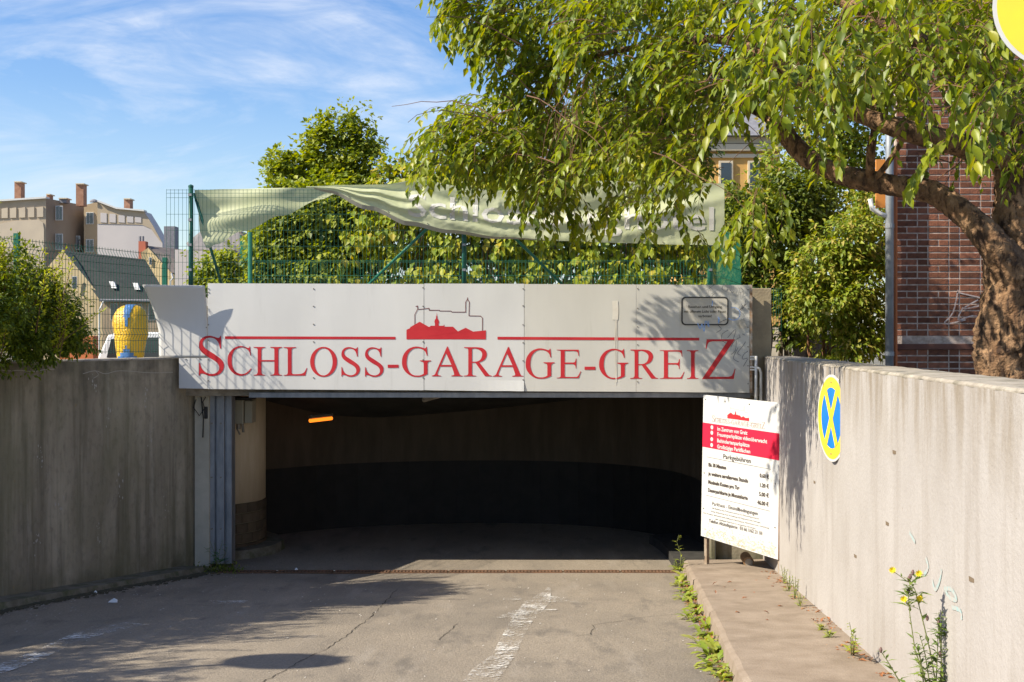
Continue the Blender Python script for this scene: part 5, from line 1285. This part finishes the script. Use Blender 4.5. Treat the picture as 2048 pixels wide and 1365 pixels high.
# dark roofed house
H1 = empty('dark_roofed_house', at(220, 700, 90), 'ochre house with a dark steep roof and two skylights behind the left fence', 'house')
och = mat('ochre_render', (.31,.25,.15), .9, (.27,.215,.13), .5); och2 = mat('brown_render', (.28,.215,.15), .9, (.33,.26,.18), .5); rf1 = mat('dark_tiles', (.02,.023,.023), .8, (.035,.039,.038), 3, (1,1,6), .4, 3)
MB().prism([at(125,500,92), at(205,597,90), at(205,720,90), at(40,720,93), at(40,600,93)], (0,1.5,0)).build('wall', och, H1)
MB().prism([at(205,597,90), at(400,597,90), at(400,720,90), at(205,720,90)], (0,8,0)).build('wall', och2, H1)
rf = MB().prism([at(200,600,89.5), at(305,601,89.5), at(330,585,90.5), at(290,519,94), at(122,501,94)], (.0,.3,-.15)).build('roof', rf1, H1)
for x, y in ((218,563),(265,566)):
    s = MB().prism([at(x,y,90.6), at(x+10,y+.5,90.6), at(x+15,y+14,90.2), at(x+5,y+13.5,90.2)], (0,.2,0)).build('skylight', white_tr, rf)
MB().tube([at(200,601,89.4), at(310,602,89.4)], .10, 6).build('gutter', slate, H1)
MB().tube([at(207,602,89.4), at(203,612,89.3), at(199,620,89.3), at(198,700,89.3)], .07, 6).build('downpipe', white_tr, H1)
window(H1, 221, 235, 607, 641, 89.95); window(H1, 270, 284, 608, 641, 89.95); window(H1, 297, 310, 608, 641, 89.95); window(H1, 144, 153, 553, 578, 90.5)
# brown roofed house
H2 = empty('brown_roofed_house', at(340, 700, 108), 'small yellow house with patterned brown roof and a red chimney', 'house')
rf2 = mat('brown_tiles', (.10,.085,.08), .8, (.15,.13,.12), 2, bump=.4, bscale=3)
MB().prism([at(283,505,108), at(296,496,108), at(345,548,107), at(345,720,107), at(283,720,108)], (0,2,0)).build('wall', mat('yellow_wall', (.40,.31,.17), .9), H2)
MB().prism([at(345,548,107), at(430,555,107), at(430,720,107), at(345,720,107)], (0,4,0)).build('wall', och, H2)
MB().prism([at(294,492,109), at(370,500,111), at(415,548,107), at(343,546,106.7)], (0,.3,.0)).build('roof', rf2, H2)
MB().tube([at(343,547,106.5), at(346,556,106.5), at(341,562,106.5), at(340,620,106.5)], .10, 6).build('downpipe', white_tr, H2)
c_ = fb('chimney', mat('red_chimney', (.42,.13,.08), .9), H2, 277, 291, 483, 525, 108.5, .8); 
for x in (280, 286): MB().tube([at(x,484,108.7), at(x,473,108.7)], .12, 6).build('chimney_pot', slate, c_)
window(H2, 298, 303, 515, 530, 107.6); window(H2, 352, 362, 555, 575, 106.9)
VT = tag(fb('vent_tower', slate, None, 328, 350, 453, 500, 112, 1.2), 'square grey ventilation tower between two roofs', 'tower')
H3 = empty('grey_gabled_house', at(450, 700, 75), 'grey brown gabled house half hidden behind the rear banner cloth', 'house')
MB().prism([at(350,500,80), at(520,500,80), at(520,720,80), at(350,720,80)], (0,4,0)).build('wall', rend3, H3)
MB().prism([at(372,487,78), at(405,460,79), at(478,462,79), at(528,520,77), at(520,528,76.8), at(470,500,77), at(380,500,77)], (0,.6,0)).build('roof', mat('grey_roof', (.16,.15,.15), .8, (.22,.2,.19), 2), H3)
GS = empty('green_shed', at(500, 700, 60), 'dark green shed wall beside the ivy tree', 'shed')
MB().prism([at(480,470,60), at(520,512,60), at(520,720,60), at(480,720,60)], (0,4,0)).build('wall', mat('green_boards', (.02,.16,.09), .7, (.03,.2,.12), 1), GS)
MB().prism([at(478,466,59.8), at(524,514,59.8), at(524,509,59.8), at(478,461,59.8)], (0,4.4,0)).build('roof', mat('shed_roof', (.2,.17,.14), .9), GS)
# orange low wall
tag(MB().box(at(120,0,26).x, at(188,0,26).x, 26, 26.3, GZ, at(0,672,26).z).build('orange_wall', M_['orange'], bevel=.02), 'orange red low wall half hidden behind the green bush', 'wall')

# yellow inflatable
YF = empty('yellow_inflatable', at(262, 812, 21), 'tall yellow inflatable figure with blue patches standing beside the white car', 'inflatable')
c_ = Vector((at(262,0,21).x, 21, GZ)); prof = [(.20,0),(.26,.15),(.225,.5),(.22,.9),(.225,1.2),(.25,1.45),(.29,1.65),(.305,1.82),(.29,1.97),(.23,2.08),(.15,2.14),(.05,2.165)]
g = MB(); g.lathe(prof, c_, 36, 1, .8); 
for i, v in enumerate(g.v): v = Vector(v); n_ = noise.noise(v*4)*.03+noise.noise(v*11)*.012; dd = Vector((v.x-c_.x, v.y-c_.y, 0)); g.v[i] = tuple(v+dd.normalized()*n_ if dd.length > .01 else v)
g.build('body', M_['ywrap'], YF, smooth=True)
def patch(cond, nm):
    g2_ = MB(); prev = None; fine = []
    for (r0, z0_), (r1, z1_) in zip(prof, prof[1:]):
        for k in range(4): fine.append((r0+(r1-r0)*k/4, z0_+(z1_-z0_)*k/4))
    fine.append(prof[-1]); seg = 72
    for i in range(len(fine)-1):
        for k in range(seg):
            a0, a1 = 2*math.pi*k/seg, 2*math.pi*(k+1)/seg; am = (a0+a1)/2; zm = (fine[i][1]+fine[i+1][1])/2
            if cond(math.cos(am)*fine[i][0], math.sin(am), zm):
                vs_ = []
                for (r_, z_), a in ((fine[i],a0),(fine[i],a1),(fine[i+1],a1),(fine[i+1],a0)):
                    v = Vector((c_.x+r_*math.cos(a), c_.y+r_*.8*math.sin(a), c_.z+z_)); n_ = noise.noise(v*4)*.03+noise.noise(v*11)*.012
                    vs_.append(v+Vector((math.cos(a), math.sin(a), 0))*(n_+.012)+Vector((0,0,.004)))
                g2_.quad(*vs_)
    g2_.build(nm, M_['bwrap'], YF, smooth=True)
patch(lambda x, s, z: s < 0 and z > 1.72 and abs(x) < .01+.20*(z-1.78), 'blue_patch')
patch(lambda x, s, z: s < 0 and z < 1.43 and z > .2 and abs(x+.01) < .16*min(1, (1.43-z)/.2), 'blue_patch')
MB().box(c_.x-.3, c_.x+.3, 20.7, 21.3, GZ, GZ+.05).build('base_plate', M_['bwrap'], YF)

# white car, side on
CR = empty('white_car', (-7.3, 27, GZ), 'white estate car parked behind the fence and the yellow inflatable', 'car')
cx0 = at(178, 0, 27).x; cz = GZ
bodyp = [(0,.35),(0.0,.95),(.12,1.0),(.42,1.66),(.75,1.73),(2.5,1.70),(3.35,1.12),(4.4,.95),(4.55,.6),(4.5,.32)]
MB().prism([(cx0+x, 27, cz+z) for x, z in bodyp], (0,1.7,0)).build('body', M_['carwhite'], CR, bevel=.05)
for pts in ([(.40,1.15),(.50,1.56),(.64,1.58),(.64,1.15)], [(1.22,1.15),(1.22,1.60),(1.85,1.60),(1.85,1.12)], [(1.95,1.12),(1.95,1.60),(2.42,1.58),(3.05,1.12)]):
    MB().prism([(cx0+x, 26.985, cz+z) for x, z in pts], (0,.02,0)).build('side_window', M_['glass'], CR)
for x in (.9, 3.6):
    wh = MB().tube([(cx0+x, 26.95, cz+.33), (cx0+x, 27.18, cz+.33)], .33, 20).build('wheel', M_['rubber'], CR); MB().tube([(cx0+x, 26.94, cz+.33), (cx0+x, 27.0, cz+.33)], .2, 16).build('rim', M_['steel'], wh)
MB().box(cx0-.02, cx0+.08, 26.98, 27.2, cz+.85, cz+1.1).build('tail_light', M_['redlamp'], CR); MB().box(cx0+4.4, cx0+4.52, 26.98, 27.2, cz+.7, cz+.85).build('headlight', M_['plain_white'], CR)
MB().box(cx0+.5, cx0+.95, 27.3, 28.2, cz+1.74, cz+1.80).build('roof_light', M_['redlamp'], CR)
MB().box(cx0+1.4, cx0+1.55, 26.97, 26.99, cz+.95, cz+1.0).build('door_handle', M_['black'], CR)

# ================================================================ weeds and fallen leaves
def weed_leaf_me():
    g = MB(); rows = [(0,.03),(.2,.07),(.35,.15),(.45,.09),(.6,.17),(.72,.10),(.85,.12),(1,0)]
    for t, h in rows: zc = .35*t-.75*t*t; g.v += [(-h, t, zc+.06*h), (0, t, zc-.015), (h, t, zc+.06*h)]
    for i in range(len(rows)-1):
        for k in (0, 1): a = 3*i+k; g.f.append((a, a+1, a+4, a+3))
    return g
wl = None
def rosette(loc, n, size, label, group, seed, rise=.5, dark=False):
    global wl
    rr = random.Random(seed); root = empty('dandelion_weed', loc, label, 'weed', group)
    for k in range(n):
        a = rr.uniform(0, 6.28); el_ = rr.uniform(.1, rise+.5); s = size*rr.uniform(.6, 1.2)
        M = Matrix.Translation(Vector(loc)+Vector((rr.uniform(-.05,.05), rr.uniform(-.09,.09), 0))) @ Matrix.Rotation(a, 4, 'Z') @ Matrix.Rotation(el_, 4, 'X') @ Matrix.Scale(s, 4)
        if wl is None: o = weed_leaf_me().build('leaf', M_['weed'], root, smooth=True); wl = o.data; o.matrix_basis = M
        else: inst(wl, 'leaf', M, root)
    return root
ORD = 'first second third fourth fifth sixth seventh eighth ninth tenth eleventh twelfth thirteenth fourteenth fifteenth sixteenth seventeenth'.split()
kw = [(1357,1140),(1347,1160),(1363,1172),(1370,1185),(1366,1200),(1378,1200),(1385,1215),(1383,1228),(1392,1242),(1399,1258),(1405,1275),(1418,1290),(1420,1306),(1432,1318),(1430,1335),(1440,1345),(1436,1358)]
for i, (px, py) in enumerate(kw):
    p = ground_px(px, py); p.x = xk(p.y) - .02 - .04*(i % 3)
    rosette(p, 14 if i % 3 else 19, .13 if i not in (1, 12, 13) else .17, 'small yellow green dandelion tuft in the right kerb joint, %s from the drain' % ORD[i], 'weeds along the right kerb', 100+i)
# dry leaves among them
def fallen(loc, s, label, group, seed, big=False):
    rr = random.Random(seed); p = Vector(loc); g = MB(); d = rv(rr); d.z *= .2; d.normalize()
    g.add(leaf_pts(p+Vector((0,0,.008)), d, UZ, s, s*.45, .3), LF_); o = g.build('fallen_leaf', M_['dry']); tag(o, label, 'leaf', group)
rr = random.Random(12)
for i, (px, py) in enumerate(sorted(((1425,1172),(1465,1166),(1473,1182),(1483,1200),(1505,1186),(1488,1196),(1538,1229),(1470,1227),(1531,1242),(1447,1176),(1432,1190),(1510,1162),(1555,1215)), key=lambda q_: q_[1])):
    p = ground_px(px, py, .125); fallen(p, rr.uniform(.04,.075), 'small dry brown leaf on the concrete sidewalk, %s farthest back towards the garage' % ORD[i], 'dry leaves on the sidewalk', int(px*7+py))
lit = MB()
for k in range(900):
    y = rr.uniform(7.5, 13.6); x = xr(y)-abs(rr.gauss(0, .07))-.01 if k % 2 else xk(y)-abs(rr.gauss(0,.05))-.005
    p = Vector((x, y, (swz(y)+.008) if k % 2 else road_z(x,y)+.008))
    if k % 2 and noise.noise(Vector((y*1.7,0,0))) < -.05: continue
    s = rr.uniform(.015,.06); d = rv(rr); d.z *= .3; lit.add(leaf_pts(p, d.normalized(), UZ, s, s*.5, .3), LF_)
tag(lit.build('leaf_litter', M_['dry']), 'brown leaf litter in the corners of the sidewalk', 'leaf litter', kind='stuff')
# upright weeds
def stalk_plant(name, base, stalks, label, leafm, lsize=.05, flowers=(), heads=(), seed=0, cat='weed', nl=10):
    rr = random.Random(seed); root = empty(name, base, label, cat)
    for st in stalks:
        P = [Vector(p) for p in st]; Q = []
        for i in range(len(P)-1):
            for k in range(4): Q.append(P[i].lerp(P[i+1], k/4))
        Q.append(P[-1]); s = MB().tube(Q, [.004-.0025*i/len(Q) for i in range(len(Q))], 5).build('stem', M_['stem'], root)
        g = MB(); m = nl
        for i in range(m):
            f = (i+.5)/m*(len(Q)-1); k = int(f); q = Q[k].lerp(Q[min(k+1, len(Q)-1)], f-k); a = rr.uniform(0, 6.28)
            d = Vector((math.cos(a), math.sin(a), rr.uniform(-.1,.8))).normalized(); L_ = lsize*(1.3-.9*i/m)*rr.uniform(.7,1.2); g.add(leaf_pts(q, d, UZ, L_, L_*.3), LF_)
        if m: g.build('leaves', leafm, root)
    for p in flowers:
        p = Vector(p); g = MB()
        for k in range(11):
            a = 2*math.pi*k/11; d = Vector((math.cos(a), -.55, math.sin(a)*.9)).normalized(); g.add(leaf_pts(p, d, Vector((0,-1,.3)), .024, .011), LF_)
        g.tube([p+Vector((0,.012,-.004)), p+Vector((0,-.004,0))], .006, 6); g.build('flower', M_['petal'], root)
    for p in heads: MB().lathe([(.003,-.012),(.008,-.004),(.009,.006),(.005,.016),(.001,.02)], Vector(p), 7).build('seed_head', M_['seed'], root)
    return root
# plant with yellow flowers, lower right, in front of the right wall
D1 = 6.35
def q(px, py, d=D1): return at(px, py, d)
b0 = q(1885, 1385); 
stalk_plant('yellow_hawkweed', b0, [
 [q(1875,1385), q(1860,1300), q(1843,1230), q(1830,1180), q(1822,1168), q(1785,1142)], [q(1822,1168), q(1838,1150)], [q(1835,1190),q(1812,1172)],
 [q(1860,1385), q(1830,1300), q(1820,1230), q(1817,1190)], [q(1820,1215),q(1808,1200)], [q(1838,1210),q(1838,1198)], [q(1817,1195),q(1817,1185)],
 [q(1800,1365), q(1780,1330), q(1762,1303)]],
 'tall thin plant with small yellow flowers growing before the right wall', M_['weed_dark'], .07, [q(1784,1140), q(1837,1147), q(1807,1198), q(1838,1197)], [q(1821,1155), q(1826,1147), q(1817,1184), q(1762,1302), q(1818,1160)], 3, 'plant', 15)
stalk_plant('seeding_herb', q(1900, 1385), [[q(1880+dx,1385), q(1880+dx*1.4+w1,1310), q(1880+dx*1.8+w1*2,h)] for dx, w1, h in ((-30,2,1290),(-18,-4,1270),(-8,6,1240),(2,0,1225),(10,8,1215),(18,3,1232),(28,6,1250),(36,8,1280),(-24,-8,1310),(6,-6,1260))] + [[q(1890,1270),q(1903,1255),q(1905,1228)],[q(1880,1280),q(1878,1225)]],
 'tangled grey green herb with dark seed heads at the foot of the right wall', M_['weed_dark'], .075, (), [q(1905,1225), q(1905,1238), q(1878,1247), q(1895,1243), q(1855,1238), q(1910,1300), q(1920,1330), q(1898,1300), q(1880,1310), q(1930,1345)], 5, 'plant', 20)
stalk_plant('wilted_weed', ground_px(1707,1312,.125), [[ground_px(1707,1312,.125), q(1706,1280,7.95), q(1699,1245,7.95)], [ground_px(1707,1312,.125), q(1712,1270,7.95)], [ground_px(1703,1312,.125), q(1702,1275,7.95), q(1712,1262,7.95)]], 'yellowing wilted weed standing at the foot of the right wall', M_['weed'], .075, seed=6, nl=12)
stalk_plant('kerb_weed', ground_px(1358,1150), [[q(1360,1145,14.2), q(1362,1110,14.2), q(1354,1085,14.2), q(1358,1070,14.2)], [q(1360,1145,14.2), q(1370,1115,14.2)], [q(1360,1145,14.2), q(1350,1120,14.2)]], 'tall yellow green weed at the corner of the kerb near the drain', M_['weed'], .09, seed=8, nl=16)
for i, (px, py, h) in enumerate(((1568,1170,40),(1578,1185,34),(1590,1200,50),(1600,1215,30),(1642,1262,14),(1660,1278,18))):
    b = ground_px(px, py, .125); d = b.y; stalk_plant('wall_foot_weed', b, [[b, q(px-3+4*k, py-h*.6, d), q(px-6+7*k, py-h+4*k, d)] for k in range(3)], ('pale weed at the right leg of the price board','low weed just below the price board leg','tallest green weed in the crack at the wall foot','bright green weed at the wall foot below the tallest one','small weed at the wall foot midway to the wilted one','small yellow weed at the wall foot next to the wilted one')[i], M_['weed'], .055, seed=20+i, nl=9)
b = Vector((-3.62, 14.72, zr(14.7)+.06))
stalk_plant('leafy_sprout', b, [[b, q(428,1105,14.7), q(420,1082,14.7)], [b, q(440,1100,14.7), q(446,1080,14.7)], [b, q(425,1110,14.7), q(408,1095,14.7)], [b, q(450,1110,14.7), q(455,1095,14.7)], [b, q(432,1112,14.7), q(430,1085,14.7)]], 'fresh green sprout at the foot of the steel column', leafmat('sprout_leaf', [(.03,.12,.03),(.05,.16,.04)], .2), .11, seed=9, nl=5)
g = MB(); rr = random.Random(31)
for k in range(260):
    c0 = Vector((-3.55+rr.gauss(0,.14), 14.6+rr.gauss(0,.1), zr(14.6)+abs(rr.gauss(0,.04)))); d = rv(rr); d.z = abs(d.z); g.add(leaf_pts(c0, d, UZ, .05, .02), LF_)
tag(g.build('moss', M_['darkleaf']), 'dark mossy growth at the foot of the steel column', 'moss', kind='stuff')
